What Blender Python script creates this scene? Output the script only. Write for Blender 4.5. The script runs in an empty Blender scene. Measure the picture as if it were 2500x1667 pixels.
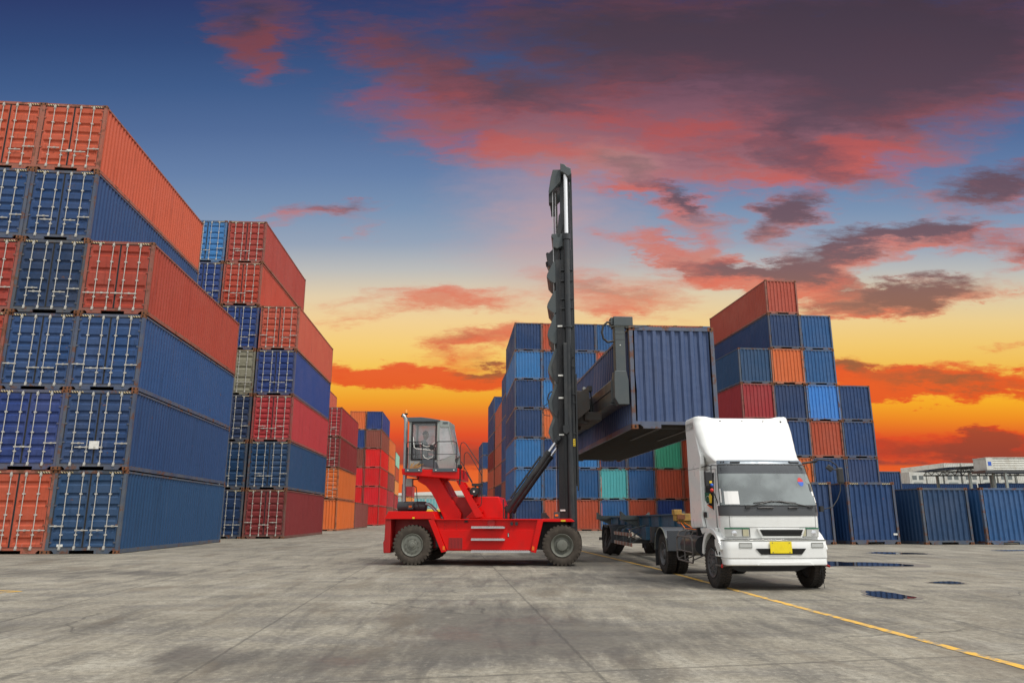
import bpy, bmesh, math, random
from mathutils import Vector, Matrix
R = math.radians
sc = bpy.context.scene
col = sc.collection

# ------------------------------------------------------------------ camera
cam = bpy.data.cameras.new('camera')
cam.sensor_width = 36.0
cam.lens = 36.0 * 1789.3 / 2500.0
cam.clip_start = 0.1
cam.clip_end = 6000
cam_o = bpy.data.objects.new('camera', cam)
cam_o.location = (0, 0, 1.245)
cam_o.rotation_euler = (R(90) + 0.2350, 0, 0)
col.objects.link(cam_o)
sc.camera = cam_o
sc.view_settings.view_transform = 'Standard'
sc.view_settings.look = 'None'
sc.view_settings.exposure = 0.0
sc.view_settings.gamma = 1.0

def lin(r, g, b):
    f = lambda c: (c/255/12.92) if c/255 <= 0.04045 else ((c/255+0.055)/1.055)**2.4
    return (f(r), f(g), f(b), 1.0)

# ------------------------------------------------------------------ node helpers
class NT:
    def __init__(s, nt): s.nt = nt
    def n(s, t, **kw):
        nd = s.nt.nodes.new(t)
        for k, v in kw.items(): setattr(nd, k, v)
        return nd
    def put(s, nd, i, v):
        if v is None: return
        if isinstance(v, bpy.types.NodeSocket): s.nt.links.new(v, nd.inputs[i])
        else: nd.inputs[i].default_value = v
    def math(s, op, a, b=None, c=None, clamp=False):
        nd = s.n('ShaderNodeMath', operation=op); nd.use_clamp = clamp
        s.put(nd, 0, a); s.put(nd, 1, b); s.put(nd, 2, c)
        return nd.outputs[0]
    def vmath(s, op, a, b=None, scale=None):
        nd = s.n('ShaderNodeVectorMath', operation=op)
        s.put(nd, 0, a); s.put(nd, 1, b)
        if scale is not None: s.put(nd, 3, scale)
        return nd.outputs['Value'] if op in ('DOT_PRODUCT', 'LENGTH') else nd.outputs[0]
    def mapping(s, v, loc=(0,0,0), rot=(0,0,0), scale=(1,1,1), kind='POINT'):
        nd = s.n('ShaderNodeMapping', vector_type=kind)
        s.put(nd, 0, v)
        for i, q in ((1, loc), (2, rot), (3, scale)):
            nd.inputs[i].default_value = q
        return nd.outputs[0]
    def noise(s, v, scale=1.0, detail=4.0, rough=0.5, dist=0.0, w=None, color=False):
        nd = s.n('ShaderNodeTexNoise', noise_dimensions='4D' if w is not None else '3D')
        s.put(nd, 'Vector', v); s.put(nd, 'Scale', scale); s.put(nd, 'Detail', detail)
        s.put(nd, 'Roughness', rough); s.put(nd, 'Distortion', dist)
        if w is not None: s.put(nd, 'W', w)
        return nd.outputs['Color' if color else 'Fac']
    def step(s, v, lo, hi, a=0.0, b=1.0):
        nd = s.n('ShaderNodeMapRange', interpolation_type='SMOOTHSTEP')
        s.put(nd, 0, v); s.put(nd, 1, lo); s.put(nd, 2, hi); s.put(nd, 3, a); s.put(nd, 4, b)
        return nd.outputs[0]
    def mix(s, f, a, b, blend='MIX'):
        nd = s.n('ShaderNodeMix', data_type='RGBA', blend_type=blend)
        s.put(nd, 0, f); s.put(nd, 6, a); s.put(nd, 7, b)
        return nd.outputs[2]
    def ramp(s, f, stops, interp='LINEAR'):
        nd = s.n('ShaderNodeValToRGB'); cr = nd.color_ramp; cr.interpolation = interp
        s.put(nd, 0, f)
        while len(cr.elements) < len(stops): cr.elements.new(0.5)
        for el, (p, c) in zip(cr.elements, stops):
            el.position = p; el.color = c
        return nd.outputs[0]
    def sep(s, v):
        nd = s.n('ShaderNodeSeparateXYZ'); s.put(nd, 0, v); return nd.outputs
    def comb(s, x, y, z):
        nd = s.n('ShaderNodeCombineXYZ'); s.put(nd, 0, x); s.put(nd, 1, y); s.put(nd, 2, z)
        return nd.outputs[0]

# ------------------------------------------------------------------ world: sunset sky with clouds
world = bpy.data.worlds.new('World'); sc.world = world
world.use_nodes = True
wn = world.node_tree; wn.nodes.clear()
W = NT(wn)
# sky tables: direction (x/y, z/y), half sizes, tilt in degrees, weight
COVER = [
    (-0.043, 0.581, 0.309, 0.102, -8, 1.3),
    (0.213, 0.573, 0.368, 0.138, 4, 1.6),
    (0.516, 0.64, 0.433, 0.195, 14, 1.8),
    (0.22, 0.739, 0.544, 0.156, 0, 1.6),
    (0.474, 0.559, 0.216, 0.072, 10, 0.9),
    (0.729, 0.731, 0.285, 0.163, 14, 1.6),
    (-0.398, 0.739, 0.116, 0.101, -35, 1.3),
    (-0.388, 0.692, 0.04, 0.069, 0, 0.7),
    (-0.466, 0.731, 0.075, 0.039, -30, 0.6),
    (-0.214, 0.723, 0.176, 0.07, -25, 0.6),
    (-0.118, 0.655, 0.174, 0.045, -35, 0.5),
    (-0.266, 0.44, 0.096, 0.022, 6, 1.1),
    (0.145, 0.498, 0.078, 0.049, -10, 1.0),
    (0.705, 0.481, 0.155, 0.039, 14, 1.8),
    (0.5, 0.495, 0.116, 0.035, -25, 0.9),
    (0.245, 0.439, 0.121, 0.029, -24, 1.7),
    (0.268, 0.398, 0.076, 0.027, -30, 1.0),
    (0.223, 0.377, 0.12, 0.024, -14, 1.7),
    (0.416, 0.425, 0.083, 0.048, 20, 1.7),
    (0.364, 0.332, 0.206, 0.038, -6, 2.0),
    (0.493, 0.371, 0.208, 0.041, 17, 2.0),
    (0.616, 0.398, 0.114, 0.034, 0, 1.3),
    (0.297, 0.358, 0.125, 0.033, -20, 1.0),
    (0.548, 0.306, 0.155, 0.031, 9, 2.4),
    (0.732, 0.371, 0.082, 0.06, 10, 1.4),
    (0.697, 0.306, 0.087, 0.019, 5, 0.7),
    (-0.103, 0.296, 0.204, 0.032, 0, 1.3),
    (0.139, 0.316, 0.162, 0.046, -12, 1.3),
    (-0.04, 0.237, 0.14, 0.026, 10, 1.1),
    (-0.118, 0.187, 0.26, 0.025, 0, 1.8),
    (-0.034, 0.202, 0.091, 0.019, 0, 0.8),
    (0.475, 0.206, 0.121, 0.025, -8, 1.4),
    (0.587, 0.181, 0.265, 0.028, -2, 1.6),
    (0.532, 0.171, 0.156, 0.018, 0, 0.8),
    (0.703, 0.229, 0.061, 0.014, 0, 0.5),
    (0.628, 0.087, 0.307, 0.035, 0, 1.7),
    (0.642, 0.105, 0.044, 0.024, 0, 1.3),
    (-0.045, 0.087, 0.177, 0.023, 0, 0.8),
    (-0.226, 0.415, 0.038, 0.024, 30, 0.5),
    (-0.341, 0.419, 0.07, 0.017, 0, 0.5),
    (-0.219, 0.267, 0.08, 0.013, 0, 0.45),
    (0.251, 0.544, 0.196, 0.065, 0, 0.8),
]
DARK = [
    (0.22, 0.723, 0.61, 0.147, 2, 1.5),
    (0.658, 0.708, 0.378, 0.177, 6, 1.6),
    (0.443, 0.573, 0.237, 0.073, 14, 0.8),
    (-0.017, 0.632, 0.146, 0.06, -8, 0.7),
    (0.469, 0.509, 0.13, 0.043, -20, 0.8),
    (-0.421, 0.762, 0.061, 0.055, -30, 0.9),
    (-0.266, 0.446, 0.083, 0.019, 6, 1.1),
    (0.145, 0.509, 0.071, 0.032, -10, 1.2),
    (0.707, 0.493, 0.174, 0.053, 8, 1.5),
    (0.246, 0.449, 0.096, 0.019, -26, 1.4),
    (0.417, 0.436, 0.089, 0.045, 20, 2.0),
    (0.366, 0.348, 0.175, 0.028, -6, 1.8),
    (0.495, 0.385, 0.189, 0.032, 17, 1.8),
    (0.611, 0.405, 0.114, 0.034, 0, 1.2),
    (0.555, 0.314, 0.168, 0.035, 8, 2.0),
    (0.727, 0.375, 0.069, 0.04, 0, 1.0),
    (-0.028, 0.203, 0.091, 0.015, 0, 1.2),
    (0.476, 0.21, 0.097, 0.019, -8, 1.5),
    (0.617, 0.182, 0.145, 0.014, -2, 1.2),
    (0.628, 0.087, 0.26, 0.029, 0, 1.6),
    (0.642, 0.105, 0.053, 0.03, 0, 1.6),
    (-0.045, 0.084, 0.189, 0.021, 0, 1.2),
    (-0.053, 0.239, 0.073, 0.016, 10, 0.6),
    (0.139, 0.325, 0.093, 0.02, -12, 0.6),
]
GLOW = [
    (0.053, 0.412, 0.209, 0.204, 0, 0.55),
    (0.165, 0.523, 0.098, 0.043, 0, 0.3),
]
GRAD = [(0.0, (222, 96, 46)), (0.0496, (232, 104, 48)), (0.0681, (228, 100, 46)), (0.0704, (150, 74, 60)), (0.0844, (178, 74, 56)), (0.1079, (224, 80, 44)), (0.1317, (232, 112, 46)), (0.1557, (240, 158, 46)), (0.18, (244, 184, 62)), (0.2046, (246, 198, 92)), (0.2358, (246, 206, 122)), (0.2673, (242, 208, 148)), (0.3058, (226, 206, 172)), (0.345, (188, 188, 186)), (0.3849, (150, 164, 184)), (0.4391, (122, 146, 178)), (0.4947, (102, 128, 168)), (0.566, (82, 108, 152)), (0.6396, (64, 92, 138)), (0.7155, (52, 76, 122)), (0.7938, (46, 62, 108))]
GRADR = [(0.0, (222, 92, 44)), (0.0496, (230, 96, 44)), (0.0681, (228, 94, 42)), (0.0704, (146, 70, 58)), (0.0844, (176, 72, 52)), (0.1079, (226, 96, 40)), (0.1317, (240, 146, 36)), (0.1557, (248, 176, 42)), (0.18, (248, 188, 62)), (0.2046, (240, 186, 80)), (0.2358, (238, 196, 104)), (0.2673, (232, 204, 130)), (0.3058, (206, 200, 164)), (0.345, (172, 180, 180)), (0.3849, (146, 162, 180)), (0.4391, (116, 140, 172)), (0.4947, (96, 120, 162)), (0.566, (80, 104, 150)), (0.6396, (70, 92, 140))]

def build_sky():
    d = W.n('ShaderNodeTexCoord').outputs['Generated']
    x, y, z = W.sep(d)
    yy = W.math('MAXIMUM', y, 0.12)
    a = W.math('DIVIDE', x, yy); e = W.math('DIVIDE', z, yy)
    p = W.comb(a, e, 0.0)
    # domain warp: large soft swirls + fine fibrous wisps
    n1 = W.noise(W.mapping(p, scale=(2.2, 5.0, 1)), 1.6, 3, 0.5, color=True)
    n2 = W.noise(W.mapping(p, rot=(0, 0, R(-14)), scale=(6, 20, 1)), 1.2, 9, 0.68, color=True)
    n3 = W.noise(W.mapping(p, rot=(0, 0, R(22)), scale=(9, 34, 1)), 1.5, 8, 0.7, color=True)
    w1 = W.vmath('MULTIPLY', W.vmath('SUBTRACT', n1, (0.5, 0.5, 0.5)), (0.13, 0.06, 0))
    w2 = W.vmath('MULTIPLY', W.vmath('SUBTRACT', n2, (0.5, 0.5, 0.5)), (0.20, 0.075, 0))
    w3 = W.vmath('MULTIPLY', W.vmath('SUBTRACT', n3, (0.5, 0.5, 0.5)), (0.10, 0.045, 0))
    q = W.vmath('ADD', W.vmath('ADD', W.vmath('ADD', p, w1), w2), w3)
    def field(tab):
        acc = None
        for (ba, be, ra, re, rot, wt) in tab:
            m = W.mapping(q, loc=(ba, be, 0), rot=(0, 0, R(rot)), scale=(ra, re, 1), kind='TEXTURE')
            g = W.n('ShaderNodeTexGradient', gradient_type='SPHERICAL'); W.put(g, 0, m)
            acc = W.math('MULTIPLY', g.outputs[1], wt) if acc is None else W.math('MULTIPLY_ADD', g.outputs[1], wt, acc)
        return acc
    cov = field(COVER); dark = field(DARK); glow = field(GLOW)
    fib = W.noise(W.mapping(p, rot=(0, 0, R(-20)), scale=(5, 20, 1)), 2.2, 7, 0.62)
    fib2 = W.noise(W.mapping(q, scale=(4, 9, 1)), 1.6, 6, 0.6)
    base = W.ramp(W.math('DIVIDE', e, 1.0), [(k, lin(*c)) for k, c in GRAD])
    # right side of the low sky is a stronger yellow
    base = W.mix(W.math('MULTIPLY', W.step(a, -0.1, 0.8), W.step(e, 0.42, 0.1), clamp=True), base,
                 W.ramp(e, [(k, lin(*c)) for k, c in GRADR]))
    # a warm pink veil towards the middle
    fib3 = W.noise(W.mapping(q, rot=(0, 0, R(24)), scale=(4, 26, 1)), 2.4, 9, 0.72)
    tex = W.math('ADD', W.math('MULTIPLY', W.math('SUBTRACT', fib, 0.5), 1.3), W.math('MULTIPLY', W.math('SUBTRACT', fib2, 0.5), 1.5))
    tex = W.math('ADD', tex, W.math('MULTIPLY', W.math('SUBTRACT', fib3, 0.5), 1.0))
    tex = W.math('MULTIPLY', tex, W.step(e, 0.45, 0.62, 1.0, 0.7))
    cov = W.math('MULTIPLY', cov, W.step(e, 0.34, 0.16, 1.0, 1.6))
    covn = W.math('MULTIPLY_ADD', tex, 1.25, cov)
    cm = W.step(covn, 0.02, 1.35)
    cm = W.math('MULTIPLY', cm, W.step(cov, 0.0, 0.55))
    dk = W.math('MULTIPLY_ADD', tex, -0.75, dark)
    dm = W.step(dk, 0.0, 1.35)
    tone = W.step(W.noise(W.mapping(q, rot=(0, 0, R(16)), scale=(2, 8, 1)), 2.0, 7, 0.62), 0.36, 0.60)
    red = W.ramp(e, [(0.0, lin(205, 62, 35)), (0.2, lin(226, 54, 36)), (0.30, lin(224, 98, 72)), (0.45, lin(210, 98, 78)), (0.56, lin(184, 84, 72)), (0.70, lin(130, 70, 72)), (0.95, lin(98, 60, 72))])
    pale = W.ramp(e, [(0.0, lin(226, 92, 44)), (0.2, lin(230, 72, 42)), (0.30, lin(214, 146, 116)), (0.45, lin(176, 130, 134)), (0.56, lin(140, 98, 108)), (0.72, lin(94, 72, 92)), (0.95, lin(76, 64, 88))])
    drk = W.ramp(e, [(0.0, lin(128, 60, 48)), (0.12, lin(150, 70, 52)), (0.22, lin(128, 66, 60)), (0.40, lin(104, 72, 78)), (0.62, lin(88, 64, 69)), (0.85, lin(64, 54, 61))])
    red = W.mix(W.math('MULTIPLY', tone, 0.75), red, pale)
    cc = W.mix(W.math('MULTIPLY', dm, 0.96), red, drk)
    c = W.mix(W.math('MULTIPLY', cm, 0.86), base, cc)
    c = W.mix(W.step(glow, 0.0, 0.9, 0.0, 0.75), c, lin(214, 160, 150))
    # unseen bright neutral overcast above and behind the camera, added to light the yard
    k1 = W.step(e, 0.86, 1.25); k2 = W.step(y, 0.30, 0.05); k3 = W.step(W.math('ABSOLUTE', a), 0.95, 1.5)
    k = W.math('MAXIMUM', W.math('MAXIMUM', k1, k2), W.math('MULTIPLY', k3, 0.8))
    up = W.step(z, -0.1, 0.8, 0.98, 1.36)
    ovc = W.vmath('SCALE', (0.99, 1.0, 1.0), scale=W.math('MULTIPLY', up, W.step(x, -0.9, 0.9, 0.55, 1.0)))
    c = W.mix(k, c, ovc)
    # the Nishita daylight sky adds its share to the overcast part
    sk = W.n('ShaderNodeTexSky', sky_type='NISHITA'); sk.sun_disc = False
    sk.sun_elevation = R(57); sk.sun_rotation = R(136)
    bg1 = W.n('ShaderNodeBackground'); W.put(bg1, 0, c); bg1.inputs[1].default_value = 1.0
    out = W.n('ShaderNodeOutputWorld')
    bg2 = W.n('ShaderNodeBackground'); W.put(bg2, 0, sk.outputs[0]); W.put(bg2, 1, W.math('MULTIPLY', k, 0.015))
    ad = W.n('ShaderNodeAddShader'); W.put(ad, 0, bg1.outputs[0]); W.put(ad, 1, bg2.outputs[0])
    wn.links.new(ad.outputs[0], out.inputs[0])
build_sky()
world.cycles.sampling_method = 'MANUAL'; world.cycles.sample_map_resolution = 512

# ------------------------------------------------------------------ sun, veiled by cloud
sun = bpy.data.lights.new('sun', 'SUN'); sun.energy = 2.3; sun.angle = R(11); sun.color = (1.0, 0.95, 0.87)
sun_o = bpy.data.objects.new('sun', sun); col.objects.link(sun_o)
sun_o.rotation_euler = Vector((-0.44, 0.46, -1.0)).to_track_quat('-Z', 'Y').to_euler()

# ------------------------------------------------------------------ materials
MATS = {}
def newmat(name):
    m = bpy.data.materials.new(name); m.use_nodes = True
    MATS[name] = m
    t = NT(m.node_tree); b = m.node_tree.nodes['Principled BSDF']
    return m, t, b

def simple(name, c, rough=0.5, metal=0.0, dirt=0.25, scale=3.0, bump=0.0, coat=0.0, dirtcol=(0.05, 0.045, 0.04, 1), spec=0.5):
    m, t, b = newmat(name)
    P = t.n('ShaderNodeTexCoord').outputs['Object']
    n = t.noise(P, scale, 6, 0.62)
    n2 = t.noise(t.mapping(P, scale=(1, 1, 0.25)), scale*4, 4, 0.6)
    f = t.math('MULTIPLY', t.step(t.math('ADD', n, t.math('MULTIPLY', n2, 0.4)), 0.6, 1.0), dirt)
    t.put(b, 'Base Color', t.mix(f, (c[0], c[1], c[2], 1), dirtcol))
    t.put(b, 'Roughness', t.step(n, 0.3, 0.8, max(rough-0.08, 0.02), min(rough+0.12, 1)))
    b.inputs['Metallic'].default_value = metal
    b.inputs['Coat Weight'].default_value = coat
    b.inputs['Specular IOR Level'].default_value = spec
    if bump:
        bn = t.n('ShaderNodeBump'); bn.inputs['Strength'].default_value = bump; bn.inputs['Distance'].default_value = 0.01
        t.put(bn, 'Height', t.noise(P, scale*8, 5, 0.6)); t.put(b, 'Normal', bn.outputs[0])
    return m

def paint(name, grey, rustamt, dents=0.6, fademax=0.06):
    """weathered container paint; the colour comes from each object's own colour"""
    m, t, b = newmat(name)
    oi = t.n('ShaderNodeObjectInfo'); C = oi.outputs['Color']; w = t.math('MULTIPLY', oi.outputs['Random'], 60)
    P = t.n('ShaderNodeTexCoord').outputs['Object']
    fade = t.noise(P, 0.7, 3, 0.5, w=w)
    streak = t.noise(t.mapping(P, scale=(5, 5, 0.28)), 1.6, 5, 0.6, w=w)
    fine = t.noise(P, 9, 6, 0.65, w=w)
    c = t.mix(t.step(fade, 0.35, 0.7, 0.0, fademax), C, (0.30, 0.27, 0.25, 1))
    c = t.mix(t.step(streak, 0.50, 0.75, 0.0, 0.40), c, t.mix(1.0, C, (0.30, 0.27, 0.26, 1), 'MULTIPLY'))
    c = t.mix(t.step(streak, 0.38, 0.22, 0.0, 0.10), c, (0.45, 0.46, 0.48, 1))
    if grey: c = t.mix(t.step(t.noise(P, 2.0, 5, 0.6, w=w), 0.35, 0.65, grey*0.5, grey), c, (0.15, 0.14, 0.11, 1))
    r = t.math('ADD', t.noise(P, 2.6, 8, 0.68, w=w), t.math('MULTIPLY', t.math('SUBTRACT', streak, 0.5), 0.25))
    rm = t.step(r, 0.66 - rustamt, 0.72 - rustamt*0.8)
    c = t.mix(t.math('MULTIPLY', rm, 0.85), c, t.mix(fine, (0.20, 0.075, 0.03, 1), (0.06, 0.028, 0.018, 1)))
    sc1 = t.noise(t.mapping(P, scale=(14, 14, 3.5)), 2.0, 6, 0.7, w=w)
    c = t.mix(t.math('MULTIPLY', t.step(sc1, 0.685, 0.73), 0.6), c, (0.55, 0.55, 0.53, 1))
    t.put(b, 'Base Color', c)
    t.put(b, 'Roughness', t.step(fade, 0.3, 0.7, 0.42, 0.62))
    b.inputs['Specular IOR Level'].default_value = 0.4
    bn = t.n('ShaderNodeBump'); bn.inputs['Strength'].default_value = dents; bn.inputs['Distance'].default_value = 0.035
    dn = t.noise(t.mapping(P, scale=(1, 1, 1.4)), 2.2, 2, 0.5, w=w)
    t.put(bn, 'Height', t.math('ADD', dn, t.math('MULTIPLY', fine, 0.02))); t.put(b, 'Normal', bn.outputs[0])
    return m
paint('panel_paint', 0.0, 0.0)
paint('door_paint', 0.0, 0.02, 0.9)
paint('side_paint', 0.0, 0.0, 0.35, 0.0)
paint('frame_paint', 0.55, 0.135, 0.3)
simple('rust', (0.20, 0.075, 0.03), 0.85, dirt=0.8, scale=9, dirtcol=(0.05, 0.025, 0.015, 1), bump=0.5)
simple('galvanised', (0.50, 0.49, 0.45), 0.5, 0.0, dirt=0.5, scale=6, dirtcol=(0.20, 0.16, 0.11, 1))
simple('gasket', (0.03, 0.03, 0.032), 0.7)
simple('dark_steel', (0.05, 0.045, 0.04), 0.7, dirt=0.6, scale=5, dirtcol=(0.09, 0.05, 0.03, 1), bump=0.3)
simple('sticker_white', (0.75, 0.75, 0.70), 0.5, dirt=0.5, scale=14, dirtcol=(0.3, 0.28, 0.24, 1))
simple('hole_black', (0.006, 0.006, 0.006), 0.9, dirt=0)  # near-black stands in for the shade inside holes and openings
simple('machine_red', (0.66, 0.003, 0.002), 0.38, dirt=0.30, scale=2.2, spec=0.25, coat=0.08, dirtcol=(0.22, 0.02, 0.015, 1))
simple('machine_red_deep', (0.36, 0.004, 0.003), 0.5, dirt=0.4, scale=2.5, dirtcol=(0.10, 0.015, 0.012, 1))  # deep red; on the set-back engine wall it carries painted shade
simple('mast_grey', (0.017, 0.020, 0.023), 0.42, dirt=0.35, scale=2.5, dirtcol=(0.09, 0.085, 0.075, 1))
simple('spreader_grey', (0.060, 0.075, 0.080), 0.5, dirt=0.3, scale=2.5, dirtcol=(0.13, 0.12, 0.10, 1))
simple('cab_grey', (0.30, 0.33, 0.31), 0.45, dirt=0.2)
simple('roof_grey', (0.075, 0.095, 0.11), 0.5, dirt=0.2)
simple('black_plastic', (0.018, 0.018, 0.02), 0.5, dirt=0.3, dirtcol=(0.07, 0.065, 0.06, 1))
simple('chrome', (0.75, 0.76, 0.78), 0.28, 1.0, dirt=0.05)
simple('chrome_bright', (0.85, 0.86, 0.88), 0.35, 0.35, dirt=0.05)
simple('aluminium', (0.55, 0.55, 0.55), 0.42, 0.5, dirt=0.3, scale=9, dirtcol=(0.2, 0.19, 0.18, 1))
simple('exhaust_steel', (0.42, 0.44, 0.45), 0.4, 0.6, dirt=0.3, scale=4, dirtcol=(0.12, 0.11, 0.10, 1))
simple('rim_grey', (0.15, 0.155, 0.13), 0.6, dirt=0.6, scale=6, dirtcol=(0.08, 0.07, 0.055, 1))
simple('rim_dark', (0.08, 0.08, 0.082), 0.55, 0.2, dirt=0.6, scale=9, dirtcol=(0.05, 0.035, 0.025, 1))
simple('tyre_dusty', (0.060, 0.050, 0.041), 0.88, dirt=0.8, scale=5, dirtcol=(0.115, 0.095, 0.075, 1), bump=0.4, spec=0.2)
simple('tyre_black', (0.028, 0.025, 0.023), 0.85, dirt=0.8, scale=7, dirtcol=(0.07, 0.055, 0.045, 1), bump=0.4, spec=0.25)
simple('truck_white', (0.78, 0.79, 0.77), 0.34, dirt=0.17, scale=2.6, coat=0.5, dirtcol=(0.42, 0.40, 0.35, 1))
simple('seam_dark', (0.05, 0.05, 0.05), 0.6)
simple('panel_black', (0.055, 0.058, 0.062), 0.35, dirt=0.3, dirtcol=(0.09, 0.085, 0.08, 1))
simple('visor_grey', (0.16, 0.19, 0.22), 0.35, 0.3, dirt=0.2)
simple('plate_yellow', (0.86, 0.68, 0.01), 0.5, dirt=0.25, scale=12, dirtcol=(0.35, 0.25, 0.02, 1))
simple('sticker_yellow', (0.80, 0.56, 0.02), 0.5, dirt=0.1)
simple('lamp_amber', (0.85, 0.28, 0.01), 0.25, dirt=0.0, coat=0.6)
simple('lamp_orange', (0.80, 0.16, 0.01), 0.3, dirt=0.1)
simple('lamp_clear', (0.62, 0.64, 0.63), 0.12, 0.3, dirt=0.15, coat=1.0, scale=18, dirtcol=(0.25, 0.26, 0.26, 1))
simple('lamp_cream', (0.55, 0.52, 0.36), 0.2, 0.1, dirt=0.2, coat=1.0, scale=22)
simple('trim_green', (0.02, 0.16, 0.08), 0.5)
simple('trailer_blue', (0.030, 0.10, 0.17), 0.6, dirt=0.6, scale=3.5, dirtcol=(0.045, 0.04, 0.035, 1), bump=0.2)
simple('trailer_grey', (0.10, 0.12, 0.12), 0.6, dirt=0.5, scale=4)
simple('mudguard_grey', (0.055, 0.062, 0.072), 0.48, dirt=0.4, scale=3)
simple('olive_yellow', (0.42, 0.24, 0.05), 0.6, dirt=0.7, scale=6, dirtcol=(0.10, 0.09, 0.05, 1))
simple('worn_metal', (0.15, 0.135, 0.125), 0.6, 0.2, dirt=0.6, scale=6, dirtcol=(0.06, 0.045, 0.035, 1))
simple('cloth_green', (0.01, 0.09, 0.05), 0.9)
simple('cloth_yellow', (0.75, 0.48, 0.03), 0.9)
simple('cloth_orange', (0.72, 0.11, 0.02), 0.9)
simple('badge_blue', (0.03, 0.12, 0.55), 0.5, dirt=0.1)
simple('badge_red', (0.60, 0.03, 0.02), 0.5, dirt=0.1)
simple('skin', (0.42, 0.27, 0.20), 0.6, dirt=0.0)
simple('shirt_grey', (0.50, 0.52, 0.54), 0.9, dirt=0.1)
simple('shirt_blue', (0.06, 0.09, 0.33), 0.9, dirt=0.1)
simple('hair', (0.02, 0.018, 0.016), 0.8)
simple('reefer_white', (0.66, 0.66, 0.60), 0.6, dirt=0.6, scale=0.9, dirtcol=(0.33, 0.27, 0.18, 1))
simple('shed_teal', (0.16, 0.42, 0.44), 0.5)
simple('leaf', (0.06, 0.11, 0.035), 0.8, dirt=0.6, scale=1.0, dirtcol=(0.02, 0.04, 0.012, 1))
simple('bark', (0.09, 0.07, 0.05), 0.9)
simple('paper', (0.78, 0.78, 0.76), 0.8, dirt=0.1)

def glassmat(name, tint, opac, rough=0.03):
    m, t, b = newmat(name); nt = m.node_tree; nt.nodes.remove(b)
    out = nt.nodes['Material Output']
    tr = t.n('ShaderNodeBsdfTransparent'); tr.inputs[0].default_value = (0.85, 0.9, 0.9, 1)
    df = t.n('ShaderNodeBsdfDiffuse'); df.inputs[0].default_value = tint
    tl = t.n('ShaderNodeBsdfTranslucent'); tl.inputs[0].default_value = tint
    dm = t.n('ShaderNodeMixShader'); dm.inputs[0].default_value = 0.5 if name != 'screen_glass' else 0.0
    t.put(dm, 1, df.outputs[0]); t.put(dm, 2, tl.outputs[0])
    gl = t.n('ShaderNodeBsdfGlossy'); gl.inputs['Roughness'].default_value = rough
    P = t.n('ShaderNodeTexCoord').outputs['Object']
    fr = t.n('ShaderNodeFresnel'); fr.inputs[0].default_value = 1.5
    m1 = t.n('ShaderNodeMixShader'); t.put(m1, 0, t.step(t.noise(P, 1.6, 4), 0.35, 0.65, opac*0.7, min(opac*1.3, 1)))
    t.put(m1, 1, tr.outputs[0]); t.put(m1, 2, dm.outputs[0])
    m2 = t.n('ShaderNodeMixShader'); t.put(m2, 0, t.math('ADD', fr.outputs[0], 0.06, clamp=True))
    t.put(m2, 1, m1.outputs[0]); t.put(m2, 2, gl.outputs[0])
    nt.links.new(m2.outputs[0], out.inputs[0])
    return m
glassmat('cab_glass', (0.86, 0.89, 0.90, 1), 0.84)  # pale colour paints the white sky shine into the cab panes
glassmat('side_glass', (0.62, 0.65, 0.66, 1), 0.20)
glassmat('screen_glass', (0.28, 0.32, 0.32, 1), 0.62, 0.04)  # pale, patchy colour paints the sky reflection onto the windscreen
glassmat('screen_tint', (0.07, 0.08, 0.09, 1), 0.85, 0.05)

def stripemat():
    m, t, b = newmat('hazard_stripes')
    P = t.n('ShaderNodeTexCoord').outputs['Object']; x, y, z = t.sep(P)
    f = t.math('FRACT', t.math('MULTIPLY', t.math('ADD', x, z), 11.0))
    t.put(b, 'Base Color', t.mix(t.math('GREATER_THAN', f, 0.5), (0.02, 0.02, 0.02, 1), (0.62, 0.50, 0.28, 1)))
    b.inputs['Roughness'].default_value = 0.6
stripemat()
def redwhite():
    m, t, b = newmat('red_white_bands')
    P = t.n('ShaderNodeTexCoord').outputs['Object']; x, y, z = t.sep(P)
    f = t.math('FRACT', t.math('MULTIPLY', y, 1.9))
    t.put(b, 'Base Color', t.mix(t.math('GREATER_THAN', f, 0.5), (0.34, 0.16, 0.12, 1), (0.42, 0.38, 0.32, 1)))
    b.inputs['Roughness'].default_value = 0.7
redwhite()
def grillemat():
    m, t, b = newmat('red_mesh')
    P = t.n('ShaderNodeTexCoord').outputs['Object']; x, y, z = t.sep(P)
    g = t.math('MAXIMUM', t.math('ABSOLUTE', t.math('SUBTRACT', t.math('FRACT', t.math('MULTIPLY', x, 26.0)), 0.5)),
               t.math('ABSOLUTE', t.math('SUBTRACT', t.math('FRACT', t.math('MULTIPLY', z, 34.0)), 0.5)))
    t.put(b, 'Base Color', t.mix(t.math('GREATER_THAN', g, 0.30), (0.02, 0.004, 0.004, 1), (0.38, 0.01, 0.01, 1)))
grillemat()

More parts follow.
